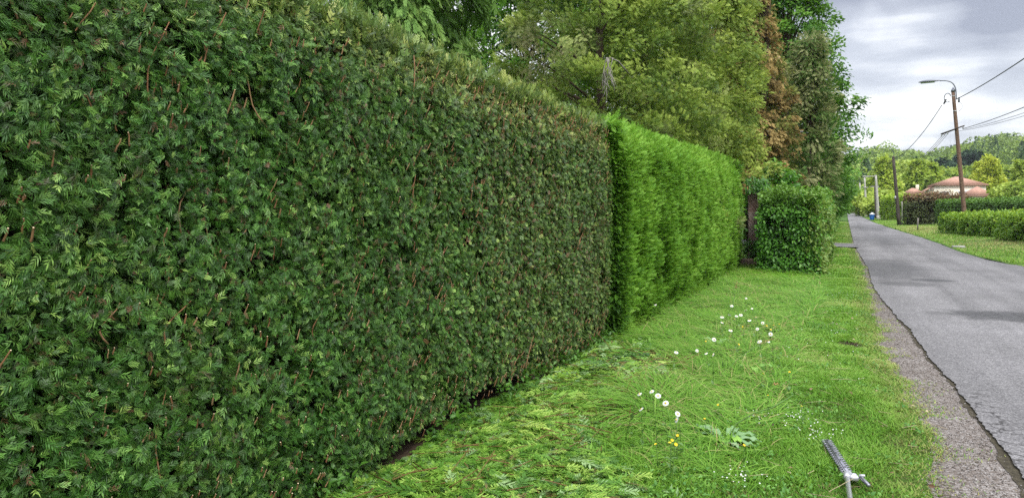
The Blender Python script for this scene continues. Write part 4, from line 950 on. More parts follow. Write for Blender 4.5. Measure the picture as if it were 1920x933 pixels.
for (px, py) in [(1269, 816), (1257, 828), (1235, 833), (1259, 832), (1261, 834), (1326, 785), (1396, 835), (1349, 760), (1440, 602), (1447, 604), (1436, 610), (1395, 613), (1442, 618), (1396, 617), (1380, 645), (1320, 640), (1462, 607), (1425, 700), (1440, 740), (1455, 610), (1505, 760), (1480, 700)]:
    h_ = rng.uniform(.12, .2); q = at_h(px, py, h_); z0_ = float(verge_z(q[0], q[1]))
    flower('buttercup', (q[0], q[1], z0_), h_ + .06 - z0_, (rng.normal(0, .02), rng.normal(0, .02)), facing(cam_az + rng.normal(0, 1), rng.uniform(.2, .9)), 'small yellow buttercup in the verge grass', 'buttercups in the verge grass', rng.uniform(.6, .95))
# tiny white clover flecks
g = Geo(); n = 190; cs_ = np.array([G(1530, 833)[:2], G(1548, 660)[:2], G(1500, 800)[:2], G(1560, 620)[:2], G(1420, 800)[:2], G(1620, 560)[:2], G(1380, 920)[:2]])
ci = rng.integers(0, 7, n); x = cs_[ci, 0] + rng.normal(0, .07 + .25 * (ci % 2), n); y = cs_[ci, 1] + rng.normal(0, .10 + .6 * (ci % 2), n); keepm = x < gravL(y) - .1; x, y = keep(keepm, x, y); n = len(x)
g.inst(PB, np.stack([x, y, verge_z(x, y) + .06], 1), frames(rdir(n, (1, 0, 0), .3), rdir(n, (0, -.4, 1), .3)), rng.uniform(.3, .5, n), rng.random(n))
tag(g.build('clover_flowers', M['blossom']), 'tiny white clover flowers flecking the mown grass', 'flowers', kind='stuff')

def big_leaf(g, base, d, L_, w, up=.4, alt=0., v=.5):
    s = np.linspace(0, 1, 9); hw = w * np.sin(PI * np.clip(s * .94 + .05, 0, 1)) ** .75 * (1 - .25 * s); d = np.array(d, float); d[2] = 0; d = norm(d); sd = np.array([-d[1], d[0], 0])
    ctr = np.array(base) + np.outer(s * L_, d) + np.outer(up * L_ * (s - .85 * s ** 2.2), [0, 0, 1]); V = []
    for i_ in range(9):
        rip = .012 * math.sin(i_ * 2.4)
        V += [ctr[i_] + sd * hw[i_] + [0, 0, .22 * hw[i_] + rip], ctr[i_] + sd * hw[i_] * .5 + [0, 0, .2 * hw[i_]], ctr[i_], ctr[i_] - sd * hw[i_] * .5 + [0, 0, .2 * hw[i_]], ctr[i_] - sd * hw[i_] + [0, 0, .22 * hw[i_] - rip]]
    T = []
    for i_ in range(8):
        for j in range(4): a_ = i_ * 5 + j; T += [(a_, a_ + 1, a_ + 6), (a_, a_ + 6, a_ + 5)]
    av = np.full(45, v); av[2::5] = min(1, v + .35); g.add(np.array(V), T, av, alt)
root = empty('dock_plant', (*G(1362, 842)[:2], float(verge_z(*G(1362, 842)[:2])))); tag(root, 'large leaved weed with broad pale leaves in the near verge grass', 'plant')
for (dx, dy, L_, w, up, al, v) in ((-1, .5, .26, .048, .45, .9, .5), (-.9, .15, .22, .035, .25, .8, .3), (.25, .9, .17, .04, .7, .8, .5), (.35, -.3, .13, .045, .5, 0, .95), (.9, .5, .19, .038, .45, .7, .4), (1, .0, .20, .04, .3, .9, .5), (.9, -.5, .2, .035, .15, .8, .35), (.1, -1, .14, .03, .2, .1, .7), (-.4, -.8, .13, .026, .2, .1, .3), (.5, -.9, .18, .03, .1, .9, .7)):
    g = Geo(); big_leaf(g, (dx * .02, dy * .02, .03), (dx, dy, 0), L_, w, up, al, v); g.build('leaf', M['dock'], root, True)
g = Geo(); tube(g, [(.0, 0, 0), (.05, .05, .12), (.16, .08, .2), (.27, .10, .24), (.4, .14, .33)], [.005, .005, .004, .004, .003], 5, .6); g.build('stem', M['stemgreen'], root)
for (px, py, lb_, n_) in ((1410, 712, 'single upright light green broad leaf weed in the middle verge', 3), (1325, 610, 'rosette of long green leaves left of the middle daisies', 7), (1345, 660, 'pale broad leaved weed below the middle daisies', 5)):
    q = G(px, py); root = empty('broadleaf_weed', (q[0], q[1], float(verge_z(q[0], q[1])))); tag(root, lb_, 'plant')
    for i_ in range(n_):
        az = i_ * 2.4 + rng.random(); g = Geo(); big_leaf(g, (0, 0, .03), (math.cos(az), math.sin(az), 0), rng.uniform(.16, .24), rng.uniform(.03, .045) if n_ < 7 else .02, .9, .6 if n_ == 5 else .1, rng.uniform(.4, .9)); g.build('leaf', M['dock'], root, True)
# two fallen seed stalks
for (a_, b_, lb_) in (((1350, 700), (1450, 635), 'long thin green grass stalk leaning diagonally across the daisies'), ((1372, 590), (1382, 530), 'thin upright seed stalk behind the middle daisies')):
    A = G(*a_, .08); B = A + (AY(b_[0], b_[1], A[1] + .35) - A); root = empty('grass_stalk', (A[0], A[1], float(verge_z(A[0], A[1])))); tag(root, lb_, 'plant')
    A2 = np.array([0, 0, 0.]); B2_ = B - np.array(root.location); g = Geo(); s = np.linspace(0, 1, 8)[:, None]; pts = A2 + (B2_ - A2) * s + np.array([0, 0, .05]) * np.sin(PI * s); tube(g, pts, np.linspace(.004, .002, 8), 4, .3); g.build('stem', M['stemgreen'], root)
    g = Geo(); n = 60; f = rng.uniform(.75, 1, n); P = A2 + (B2_ - A2) * f[:, None] + np.array([0, 0, .05]) * np.sin(PI * f)[:, None]
    g.inst(LF2, P, frames(rdir(n, B2_, .5), rdir(n, (0, 0, 1), .5)), rng.uniform(.015, .03, n), rng.random(n), .8); g.build('seed_head', M['grass'], root)
# dry grass heads
g = Geo(); n = 700; x = rng.uniform(-1.9, -.7, n); y = rng.uniform(6, 15, n); ok = fbm(P3(x, y), .6, 93) > .5; x, y = keep(ok, x, y); n = len(x)
blades(g, x, y, verge_z(x, y), rng.uniform(.28, .46, n), .13 + 0 * x, .7, B3, rng.random(n), np.ones(n), (.3, -.2))
tag(g.build('dry_grass_heads', M['grass']), 'thin pale seeding grass stalks among the long grass', 'grass', kind='stuff')

# ------------------------------------------------------------------ pole hedge trimmer lying in the grass
M['steel'] = simple('worn_steel', [(.3, (.18, .18, .2)), (.7, (.36, .36, .40))], 30, .38, .85, .15, .002)
M['alu'] = simple('cast_aluminium', [(.3, (.45, .45, .48)), (.7, (.62, .62, .66))], 25, .42, .6, .2, .003)
M['tube'] = simple('brushed_tube', [(.3, (.42, .43, .42)), (.7, (.56, .57, .55))], 18, .35, .7, .05, .001)
M['blackpl'] = simple('dark_plastic', [(.3, (.02, .02, .022)), (.7, (.04, .04, .045))], 20, .5, 0, .1, .001)
A = G(1549, 822, .08); B = G(1590, 886, .08); D = B - A; L_ = np.linalg.norm(D[:2]); az = math.atan2(D[1], D[0])
root = empty('hedge_trimmer', (A[0], A[1], .075), az); tag(root, 'long reach hedge trimmer with steel toothed blade lying in the mown grass', 'hedge trimmer')
g = Geo(); box(g, (L_ / 2 + .02, 0, .004), (L_ + .02, .030, .004), bev=.001); box(g, (L_ / 2 + .02, 0, .0095), (L_ * .98, .017, .005), bev=.0015)
g.build('guide_bar', M['steel'], root)
tn = 17
for lay, zc, sh in (('upper_blade', .0015, 0.0), ('lower_blade', -.003, .014)):
    g = Geo()
    for i_ in range(tn):
        xx = .012 + sh + i_ * (L_ - .03) / tn
        for sd in (-1, 1):
            V = np.array([(xx, sd * .013, zc), (xx + .015, sd * .013, zc), (xx + .004, sd * .034, zc), (xx - .003, sd * .034, zc)]); V = np.vstack([V, V + [0, 0, .0022]])
            g.add(V, [(0, 1, 2), (0, 2, 3), (4, 6, 5), (4, 7, 6), (0, 4, 5), (0, 5, 1), (1, 5, 6), (1, 6, 2), (2, 6, 7), (2, 7, 3), (3, 7, 4), (3, 4, 0)])
    box(g, (L_ / 2, 0, zc + .0011), (L_ - .01, .025, .0022)); g.build(lay, M['steel'], root)
for i_ in range(5):
    g = Geo(); lathe(g, (.05 + i_ * L_ / 5, 0, .011), [(0, .006), (.004, .006), (.005, .004)], 8); g.build('bolt', M['blackpl'], root)
g = Geo(); box(g, (L_ + .035, 0, .006), (.085, .036, .024), bev=.006); box(g, (L_ + .075, .014, .008), (.06, .045, .03), bev=.006); lathe(g, (L_ + .078, .014, .020), [(0, .017), (.006, .015), (.010, .010), (.011, .004)], 14); g.build('gearbox', M['alu'], root)
g = Geo(); lathe(g, (L_ + .06, .045, .014), [(0, .009), (.028, .009), (.032, .006)], 10, (.2, 1, .1)); g.build('adjusting_knob', M['alu'], root)
g = Geo(); lathe(g, (L_ + .08, .05, .01), [(0, .011), (.05, .012), (.12, .011), (.125, .007)], 12, (1, .12, 0)); g.build('handle_lug', M['steel'], root)
g = Geo(); lathe(g, (L_ + .05, -.018, .016), [(0, .019), (.07, .018), (.072, .015)], 14, (1, -.16, 0)); g.build('pipe_clamp', M['alu'], root)
g = Geo(); lathe(g, (L_ + .08, -.023, .016), [(0, .0135), (1.6, .0135), (1.602, .01)], 14, (1, -.16, .02)); g.build('pole_tube', M['tube'], root)

# fallen brown leaves and bits of straw
g = Geo(); n = 90; x, y = on_verge(n, 3.9, 12, -1.6, 1.0); g.inst(LF, np.stack([x, y, verge_z(x, y) + .03], 1), frames(rdir(n, (0, 0, 0), 1) * [1, 1, .4], rdir(n, (0, 0, 1), .5)), rng.uniform(.02, .05, n), rng.random(n))
n = 260; x, y = on_verge(n, 3.9, 12, -1.9, 1.0); w_ = rng.uniform(.0015, .003, n)
g.inst(TW, np.stack([x, y, verge_z(x, y) + .045], 1), frames(rdir(n, (0, 0, 0), 1) * [1, 1, .2], rdir(n, (0, 0, 1), .3)), np.stack([rng.uniform(.05, .2, n), w_, w_], 1), 1.0)
tag(g.build('leaf_litter', leafmat('dry_litter', [(0, (.10, .05, .03)), (.6, (.26, .15, .08)), (1, (.5, .42, .25))], trans=.1)), 'dry brown leaves and straws scattered over the verge', 'litter', kind='stuff')
# small litter: dead leaf, white marker on far verge
g = Geo(); q = G(1447, 740); big_leaf(g, (q[0], q[1], .08), (.5, .3, 0), .07, .02, .5, 0, .5); o = g.build('dead_leaf', leafmat('rusty_leaf', [(0, (.25, .09, .04)), (1, (.45, .2, .1))], trans=.1), None, True); tag(o, 'curled rusty dead leaf lying in the near verge grass', 'leaf')
for bi, (bx, by, rx, ry) in enumerate(BARE[:2]):
    g = Geo(); n = 240; x = bx + rng.normal(0, rx * .6, n); y = by + rng.normal(0, ry * .6, n); s_ = rng.uniform(.012, .035, n)
    g.inst(ico, np.stack([x, y, verge_z(x, y) + s_ * .2], 1), frames(rdir(n, (0, 0, 0), 1), rdir(n, (0, 0, 1), .4)), s_, rng.random(n))
    o = g.build('soil_crumbs', M['soil']); tag(o, ['brown crumbs of a molehill in the mown grass near the gravel', 'small reddish earth patch in the middle of the verge'][bi], 'soil', kind='stuff')
q = G(1797, 466); root = empty('drain_slab', (q[0], q[1], .05)); tag(root, 'small pale concrete slab at the far road edge', 'slab')
g = Geo(); box(g, (0, 0, 0), (.42, .3, .12), bev=.02); g.build('slab', simple('pale_concrete', [(.3, (.25, .24, .22)), (.7, (.38, .37, .35))], 9, .9), root)

# ------------------------------------------------------------------ poles, lamps, wires
M['polewood'] = simple('brown_pole_wood', [(.3, (.10, .062, .042)), (.7, (.24, .155, .11))], 12, .9, bstr=.6, bdist=.01, spec=.1)
M['poledark'] = simple('dark_pole_wood', [(.3, (.05, .042, .036)), (.7, (.12, .10, .085))], 12, .9, bstr=.6, bdist=.01, spec=.1)
M['concrete'] = simple('pole_concrete', [(.3, (.35, .33, .30)), (.7, (.52, .5, .46))], 6, .9, bstr=.3, spec=.15)
M['lampgrey'] = simple('lamp_grey_paint', [(.3, (.15, .16, .18)), (.7, (.24, .25, .28))], 10, .4, .3, .05, .002)
M['wire'] = simple('black_cable', [(.3, (.02, .02, .02)), (.7, (.04, .04, .04))], 10, .6, 0, 0)
M['porcelain'] = simple('insulator_glass', [(.3, (.3, .3, .3)), (.7, (.5, .5, .5))], 10, .2, 0, 0)
PY = 50.0; bT = AY(1787, 172, PY); bB = AY(1812, 430, PY); bB[2] = 0
lean = (bT[0] - bB[0]) 
root = empty('lamp_pole', (bB[0], PY, 0)); tag(root, 'tall leaning brown wooden pole with a curved arm street lamp', 'street lamp')
top = np.array([lean, 0, bT[2]]); q = np.linspace(0, 1, 12)[:, None]
g = Geo(); tube(g, top * q, np.linspace(.125, .09, 12), 14); g.build('pole', M['polewood'], root, True)
g = Geo(); lathe(g, top, [(0, .12), (.1, .10), (.26, .01)], 10); g.build('cap', M['lampgrey'], root)
a_ = np.array([[.17, -.12, -.75], [.15, -.12, -.35], [.12, -.12, .2], [.04, -.12, .55], [-.10, -.12, .85], [-.36, -.12, 1.0], [-.68, -.12, 1.03]]) * [1, 1, .62]
g = Geo(); tt = np.linspace(0, 6, 30); pts = np.stack([np.interp(tt, range(7), a_[:, k]) for k in range(3)], 1)
kk = np.array([1, 2, 1]) / 4
for _ in range(4):
    p2_ = pts.copy()
    for k in range(3): p2_[1:-1, k] = np.convolve(pts[:, k], kk, 'valid')
    pts = p2_
tube(g, pts + top, .032, 8); g.build('arm', M['lampgrey'], root, True)
g = Geo(); e_ = top + a_[-1]
V = []; 
for i_, (s, w, h_) in enumerate([(0, .05, .04), (.12, .08, .06), (.35, .15, .10), (.7, .19, .12), (1.0, .17, .10), (1.2, .09, .05), (1.26, .02, .02)]):
    for j in range(10):
        t_ = j * 2 * PI / 10; V.append((e_[0] - s * .86, e_[1] + w * math.cos(t_), e_[2] + (h_ * math.sin(t_) if math.sin(t_) > 0 else .35 * h_ * math.sin(t_)) - .03 * s))
T = []
for i_ in range(6):
    for j in range(10): a0_, a1_ = i_ * 10 + j, i_ * 10 + (j + 1) % 10; T += [(a0_, a1_, a1_ + 10), (a0_, a1_ + 10, a0_ + 10)]
g.add(np.array(V), T); hd = g.build('lamp_head', M['lampgrey'], root, True)
g = Geo(); V2 = []
for i_, (s, w) in enumerate([(.3, .09), (.6, .13), (.95, .12), (1.12, .06)]):
    for j in range(7): t_ = PI + j * PI / 6; V2.append((e_[0] - s * .86, e_[1] + w * math.cos(t_), e_[2] + .05 * math.sin(t_) - .035 - .03 * s))
T = []
for i_ in range(3):
    for j in range(6): a0_ = i_ * 7 + j; T += [(a0_, a0_ + 1, a0_ + 8), (a0_, a0_ + 8, a0_ + 7)]
g.add(np.array(V2), T); g.build('diffuser', simple('lamp_glass', [(.3, (.55, .55, .55)), (.7, (.65, .65, .65))], 5, .25, 0, 0), hd, True)
for f, nm in ((.965, 'band'), (.86, 'band'), (.12, 'band'), (.08, 'band')):
    g = Geo(); c_ = top * f; r_ = .125 - .035 * f + .006; lathe(g, c_, [(0, r_), (.05, r_)], 14); g.build(nm, M['porcelain'], root)
# crossarm with insulators, seen nearly end on
ca0 = AY(1766, 250, PY) - np.array(root.location); ca1 = AY(1806, 237, PY) - np.array(root.location)
mid_ = (ca0 + ca1) / 2; dirx = np.array([.62, -.55, 0]); 
ax0, ax1 = np.array([ca0[0], .45, ca0[2]]), np.array([ca1[0], -.45, ca1[2] + .0])
g = Geo(); tube(g, [ax0, ax1], .035, 6); tube(g, [ax0 + [0, 0, -.06], ax0 * .4 + ax1 * .6 + [0, 0, -.04]], .02, 5); g.build('crossarm', M['poledark'], root)
ins_pts = []
for f in (.03, .16, .29, .95):
    c_ = ax0 + (ax1 - ax0) * f; g = Geo(); lathe(g, c_ + [0, 0, -.16], [(0, .02), (.03, .05), (.06, .03), (.09, .05), (.13, .02)], 10); g.build('insulator', M['porcelain'], root); ins_pts.append(c_ + [0, 0, -.14] + np.array(root.location))
g = Geo(); s = np.linspace(0, 2 * PI, 14); cb = top * .97 + np.array([-.30, 0, 0])
tube(g, np.stack([cb[0] + .17 * np.cos(s * .8 + .4), 0 * s - .1, cb[2] - .1 + .25 * np.sin(s * .8 + .4)], 1), .022, 5); lathe(g, cb + [-.18, -.1, -.45], [(0, .03), (.1, .05), (.3, .04)], 8, (.4, 0, 1)); g.build('cable_clamp', M['wire'], root)
g = Geo(); box(g, top * .94 + np.array([.24, -.1, 0]), (.1, .1, .3), bev=.02); s = np.linspace(0, 1, 10); tube(g, np.stack([top[0] * .94 + .26 + .16 * np.sin(s * PI), -.1 + 0 * s, top[2] * .94 - .1 - .55 * s], 1), .010, 4); g.build('fuse_box', M['lampgrey'], root)

def pole(name, px_t, py_t, px_b, Y, mat, label, r0=.13, r1=.09, ylow=None, square=False, group=None):
    T_ = AY(px_t, py_t, Y); B_ = AY(px_b, 400, Y); root = empty(name, (B_[0], Y, 0)); tag(root, label, 'pole', group)
    tp = np.array([T_[0] - B_[0], 0, T_[2]]); g = Geo(); tube(g, tp * np.linspace(0, 1, 8)[:, None], np.linspace(r0, r1, 8), 4 if square else 12); g.build('pole', mat, root, not square); return root, tp
r2, tp2 = pole('utility_pole', 1675, 297, 1687, 66, M['poledark'], 'dark wooden utility pole in front of the red tipped hedge', .15, .10)
g = Geo(); lathe(g, tp2, [(0, .11), (.1, .09), (.22, .02)], 8); box(g, tp2 * .96 + np.array([-.2, 0, 0]), (.3, .06, .06)); g.build('cap', M['poledark'], r2)
g = Geo(); tube(g, [np.array([.17, -.1, .0]), np.array([.14, -.1, 1.5]), np.array([.12, -.1, 1.9])], .035, 7); g.build('cable_guard', M['concrete'], r2)
g = Geo(); lathe(g, tp2 * .4 + np.array([-.12, -.1, 0]), [(0, .03), (.05, .07), (.2, .07), (.25, .02)], 8); g.build('insulator', M['porcelain'], r2)
r3, tp3 = pole('concrete_lamp_post', 1642, 328, 1647.5, 95, M['concrete'], 'pale concrete post with a straight arm lamp beside the yellow hedge', .17, .11)
r3['category'] = 'street lamp'
LH = AY(1622, 331, 95) - np.array(r3.location)
g = Geo(); tube(g, [tp3 * .97, (tp3 * .97 + LH) / 2 + [0, 0, .02], LH + [.35, 0, 0]], [.06, .05, .045], 6); g.build('arm', M['concrete'], r3)
g = Geo(); box(g, LH + np.array([.1, 0, 0]), (.75, .28, .13), bev=.05); g.build('lamp_head', M['concrete'], r3)
g = Geo(); box(g, np.array([0, 0, .22]), (.42, .42, .5), bev=.06); g.build('base', M['concrete'], r3)
r4, tp4 = pole('utility_pole', 1640, 348, 1643, 97, M['poledark'], 'thin dark pole just left of the pale concrete lamp post', .11, .08)
g = Geo(); box(g, tp4 * .97, (.9, .1, .1)); g.build('crossarm', M['concrete'], r4)
lb4 = ['tallest pale pole left of the arm lamp', 'slim pale pole, second left of the arm lamp', 'pale pole with lamp head, third left of the arm lamp', 'farthest short pale pole where the road vanishes']
for i_, (xt, yt_, xb, Y) in enumerate([(1621, 333, 1625, 118), (1612, 343, 1615.5, 150), (1603, 344, 1606, 175), (1598, 362, 1599.5, 205)]):
    rr_, tpp = pole('concrete_pole', xt, yt_, xb, Y, M['concrete'], lb4[i_], .16 + .03 * i_, .10 + .02 * i_)
    g = Geo(); w_ = .7 + .2 * i_
    if i_ == 2: box(g, tpp + np.array([-.6, 0, .05]), (1.2, .25, .16), bev=.04); g.build('lamp_head', M['concrete'], rr_)
    else: box(g, tpp * .75 + np.array([0, -.2, 0]), (w_, .1, .1)); g.build('crossarm', M['concrete'], rr_)
    g = Geo(); box(g, np.array([0, 0, .3]), (.5 + .05 * i_, .5, .6), bev=.06); g.build('base', M['concrete'], rr_)

def wire(A, B, sag, r, label, group=None):
    s = np.linspace(0, 1, 40)[:, None]; P = A + (B - A) * s; P[:, 2] -= sag * 4 * (s[:, 0] * (1 - s[:, 0])); c0 = P[0].copy()
    g = Geo(); tube(g, P - c0, r, 5); o = g.build('overhead_wire', M['wire'], None, True); o.location = tuple(c0); tag(o, label, 'cable', group)
topw = np.array(root.location) + top
wire(topw + [.15, -.1, -.45], np.array([AY(1920, 68, 22)[0] + 2.2, 2.0, AY(1920, 68, 22)[2] + 1.3]), .55, .022, 'thick black cable running from the lamp pole top out of the photo at right')
wire(topw + [-.55, -.1, -.75], np.array(r2.location) + tp2 + [0, 0, -.1], .45, .02, 'black cable sagging from the lamp pole top to the dark far pole')
tgt = np.array([AY(1920, 160, 26)[0] + 2.0, 4.0, AY(1920, 160, 26)[2] + .5])
wire(ins_pts[3], tgt, .5, .016, 'upper of the three thin wires right of the pole crossarm')
wire(ins_pts[3] + np.array([0, 0, -.05]), tgt + [.2, 0, -.35], .55, .010, 'middle of the three thin wires right of the pole crossarm')
wire(ins_pts[3] + np.array([-.2, .1, -.12]), tgt + [.3, 0, -.65], .55, .009, 'lowest of the three thin wires right of the pole crossarm')
for k_ in range(3):
    wire(ins_pts[k_], np.array(r2.location) + tp2 + [0, 0, -.9 - .2 * k_], .5, .011, 'thin wire sagging from the crossarm left end to the dark far pole', 'thin wires from the crossarm to the far pole')
for a_, b_, sg in ((np.array(r2.location) + tp2, np.array(r3.location) + tp3, .4),):
    wire(a_, b_, sg, .02, 'cable between the dark far pole and the concrete lamp post')

# blue bin and white boxes by the far verge
M['blue'] = simple('blue_plastic', [(.3, (.03, .15, .5)), (.7, (.05, .22, .62))], 6, .4, 0, 0)
M['white'] = simple('white_plastic', [(.3, (.6, .6, .6)), (.7, (.78, .78, .76))], 6, .5, 0, 0)
q = G(1635, 413); root = empty('blue_bin', (q[0], q[1], 0)); tag(root, 'small blue bin with a white lid at the far roadside', 'bin')
g = Geo(); lathe(g, (0, 0, .02), [(0, .2), (.1, .23), (.55, .28), (.6, .29)], 14); g.build('body', M['blue'], root)
g = Geo(); lathe(g, (0, 0, .62), [(0, .30), (.06, .28), (.16, .12), (.22, .08)], 14); g.build('lid', M['white'], root)
q = G(1628, 405); root = empty('letter_box', (q[0], q[1], 0)); tag(root, 'tiny white letter box on a post beyond the blue bin', 'letter box')
g = Geo(); tube(g, [(0, 0, 0), (0, 0, 1.0)], .06, 6); g.build('post', M['concrete'], root)
g = Geo(); box(g, (0, 0, 1.2), (.55, .45, .5), bev=.05); g.build('box', M['white'], root)
q = G(1600, 401); root = empty('white_cabinet', (q[0] + .4, q[1], 0)); tag(root, 'small white roadside cabinet beside the most distant poles', 'cabinet')
g = Geo(); box(g, (0, 0, .7), (1.0, .5, 1.3), bev=.05); g.build('body', M['white'], root); g = Geo(); box(g, (0, 0, 1.42), (1.15, .6, .1), bev=.03); g.build('lid', M['concrete'], root)
q = G(1721, 421); root = empty('marker_stake', (q[0] , 50, 0.1)); tag(root, 'short grey wooden stake in front of the red tipped hedge', 'stake')
p_ = AY(1721, 412, 52); root.location = (p_[0], 52, .1); g = Geo(); tube(g, [(0, 0, 0), (.01, 0, .75)], .04, 6); g.build('post', M['deadwood'], root)

# ------------------------------------------------------------------ house
m, t, b = newmat('clay_roof_tiles'); c = t.nodes.new('ShaderNodeTexCoord'); wv = t.nodes.new('ShaderNodeTexWave'); wv.wave_type = 'BANDS'; wv.bands_direction = 'Z'; wv.inputs['Scale'].default_value = 3.2; wv.inputs['Distortion'].default_value = .3
t.links.new(c.outputs['Object'], wv.inputs[0]); n1 = noise(t, 4, 6)
t.links.new(ramp(t, [(.25, (.27, .14, .10)), (.5, (.43, .24, .17)), (.8, (.55, .34, .26))], tm(t, 'ADD', tm(t, 'MULTIPLY', n1, .75), tm(t, 'MULTIPLY', wv.outputs[0], .2))), b.inputs['Base Color']); b.inputs['Roughness'].default_value = .9; bump(t, b, wv.outputs[0], .6, .06); M['roof'] = m
M['wall'] = simple('cream_render', [(.3, (.80, .73, .56)), (.7, (.86, .80, .66))], 3, .9, bstr=.1)
M['glass'] = simple('window_glass', [(.3, (.03, .035, .04)), (.7, (.05, .055, .06))], 2, .1, 0, 0, spec=.8)
M['frame'] = simple('window_frame', [(.3, (.6, .58, .54)), (.7, (.7, .68, .64))], 4, .5, 0, 0)
def hip(g, x0, x1, y0, y1, ze, zr, ridge=.35, ov=.5):
    x0 -= ov; x1 += ov; y0 -= ov; y1 += ov; ym = (y0 + y1) / 2; a_ = (x0 + x1) / 2 - ridge * (x1 - x0) / 2; b_ = (x0 + x1) / 2 + ridge * (x1 - x0) / 2
    V = [(x0, y0, ze), (x1, y0, ze), (x1, y1, ze), (x0, y1, ze), (a_, ym, zr), (b_, ym, zr)]; T = [(0, 1, 5), (0, 5, 4), (1, 2, 5), (2, 3, 4), (2, 4, 5), (3, 0, 4), (0, 2, 1), (0, 3, 2)]
    V += [(x, y, z - .16) for x, y, z in V[:4]]; T += [(0, 6, 7), (0, 7, 1), (1, 7, 8), (1, 8, 2), (2, 8, 9), (2, 9, 3), (3, 9, 6), (3, 6, 0)]; T = [tuple(q) for q in T]
    g.add(np.array(V, float), T)
HY = 130.0; hl, hr = AY(1752, 350, HY), AY(1849, 350, HY); ze = AY(1800, 346, HY)[2]; zr = AY(1797, 331, HY + 4)[2]
cx_ = (hl[0] + hr[0]) / 2; root = empty('house', (cx_, HY, 0), 0); tag(root, 'cream house with low pitched clay tile roofs behind the hedges', 'house')
w2 = (hr[0] - hl[0]) / 2
g = Geo(); box(g, (0, 4.2, ze / 2), (2 * w2, 8.4, ze)); wl = g.build('wall', M['wall'], root)
g = Geo(); hip(g, -w2, w2, 0, 8.4, ze + .02, zr, .08, .3); g.build('roof', M['roof'], root)
lw0, lw1 = AY(1737, 360, HY)[0] - cx_, -w2; zl = AY(1740, 357, HY)[2]
g = Geo(); box(g, ((lw0 + lw1) / 2, 3.5, zl / 2), (lw1 - lw0 + .1, 5.5, zl)); g.build('side_wing', M['wall'], root)
g = Geo(); V = np.array([(lw0 - .5, .3, zl - .2), (lw1 + .0, .3, ze - .1), (lw1 + .0, 6.8, ze - .1), (lw0 - .5, 6.8, zl - .2)]); V = np.vstack([V, V - [0, 0, .16]])
g.add(V, [(0, 1, 2), (0, 2, 3), (4, 6, 5), (4, 7, 6), (0, 4, 5), (0, 5, 1), (1, 5, 6), (1, 6, 2), (2, 6, 7), (2, 7, 3), (3, 7, 4), (3, 4, 0)]); g.build('wing_roof', M['roof'], root)
fx0, fx1 = AY(1812, 360, HY - 6)[0] - cx_, AY(1858, 360, HY - 6)[0] - cx_; fz = AY(1830, 366, HY - 6)[2]; fr = AY(1828, 349, HY - 6)[2]
g = Geo(); box(g, ((fx0 + fx1) / 2, -4.5, fz / 2), (fx1 - fx0, 4.5, fz)); g.build('front_wing', M['wall'], root)
g = Geo(); hip(g, fx0, fx1, -6.7, -2.3, fz + .02, fr, .05, .4); g.build('front_roof', M['roof'], root)
for wx in (-w2 * .55, w2 * .1):
    g = Geo(); box(g, (wx, -.02, ze - 1.6), (1.1, .12, 1.3)); wn_ = g.build('window', M['frame'], root); g = Geo(); box(g, (wx, -.10, ze - 1.6), (.9, .06, 1.1)); g.build('pane', M['glass'], wn_)
a_ = AY(1713, 360, 118); root = empty('outbuilding', (a_[0], 118, 0)); tag(root, 'small tiled outbuilding roof left of the cream house', 'outbuilding')
w_ = 1.0; ze2 = AY(1713, 362, 118)[2]; zr2 = AY(1713, 352, 118)[2]
g = Geo(); box(g, (0, 1.5, ze2 / 2), (2 * w_, 3, ze2)); g.build('wall', M['wall'], root); g = Geo(); hip(g, -w_, w_, 0, 3, ze2 + .02, zr2, .1, .3); rf = g.build('roof', M['roof'], root); g = Geo(); box(g, (.55, 1.6, zr2 + .1), (.4, .4, .7), bev=.03); g.build('chimney', M['wall'], rf)

# ------------------------------------------------------------------ far trees
CL6 = leaf2(.9)
def far_tree(name, label, px, ytop, Y, r, mat, kind='egg', group=None, nc=230, per=20, sz=None, z0=.5, v0=0.):
    c_ = AY(px, ytop, Y); Hh = c_[2] - float(ground_z(np.array(c_[0]), np.array(Y))); gz = float(ground_z(np.array(c_[0]), np.array(float(Y))))
    sz = sz or (Y / 768 * 1.6, Y / 768 * 3.6)
    return tree(name, label, (c_[0], Y, gz), c_[2], gz + z0, cone(r, 1.0, .85) if kind == 'cone' else egg(r), mat, nc, int(per * 1.7), CL6 if kind != 'cone' else SP_LO, sz, (0, 0, .1), seed=int(px) % 97, extra=([(c_[0] + rng.normal(0, .12 * r), Y, gz + (c_[2] - gz) * q_) for q_ in np.linspace(.72, 1.02, 9)] if kind == 'cone' else None), clr=max(.3, r * (.15 if kind == 'cone' else .25)), nlimb=6, group=group, varf=lambda P: v0, inner=.5)
M['gold_conifer'] = leafmat('golden_conifer', [(0, (.2, .26, .015)), (.5, (.36, .45, .04)), (1, (.58, .62, .09))], rough=.6, trans=.25)
M['lime_conifer'] = leafmat('lime_conifer', [(0, (.08, .16, .015)), (.5, (.24, .36, .035)), (1, (.46, .56, .08))], rough=.6, trans=.25)
M['far_green'] = leafmat('far_broadleaf', [(0, (.04, .085, .012)), (.5, (.20, .31, .04)), (1, (.42, .52, .09))], [(0, (.012, .04, .02)), (1, (.04, .10, .04))], rough=.6, trans=.2)  # brightened leaf colours stand in for sunlight on the far trees
M['far_dark'] = leafmat('far_dark_conifer', [(0, (.010, .03, .014)), (1, (.04, .09, .035))], rough=.7, trans=.1)
ft = 'trees beyond the far hedges'
far_tree('golden_conifer', 'bright golden conifer at the right of the tiled roof', 1857, 300, 145, 4.3, M['gold_conifer'], 'cone', ft, 420, 24)
far_tree('golden_conifer', 'smaller golden conifer partly behind the bright golden one', 1838, 308, 150, 2.9, M['gold_conifer'], 'cone', ft, 260, 22)
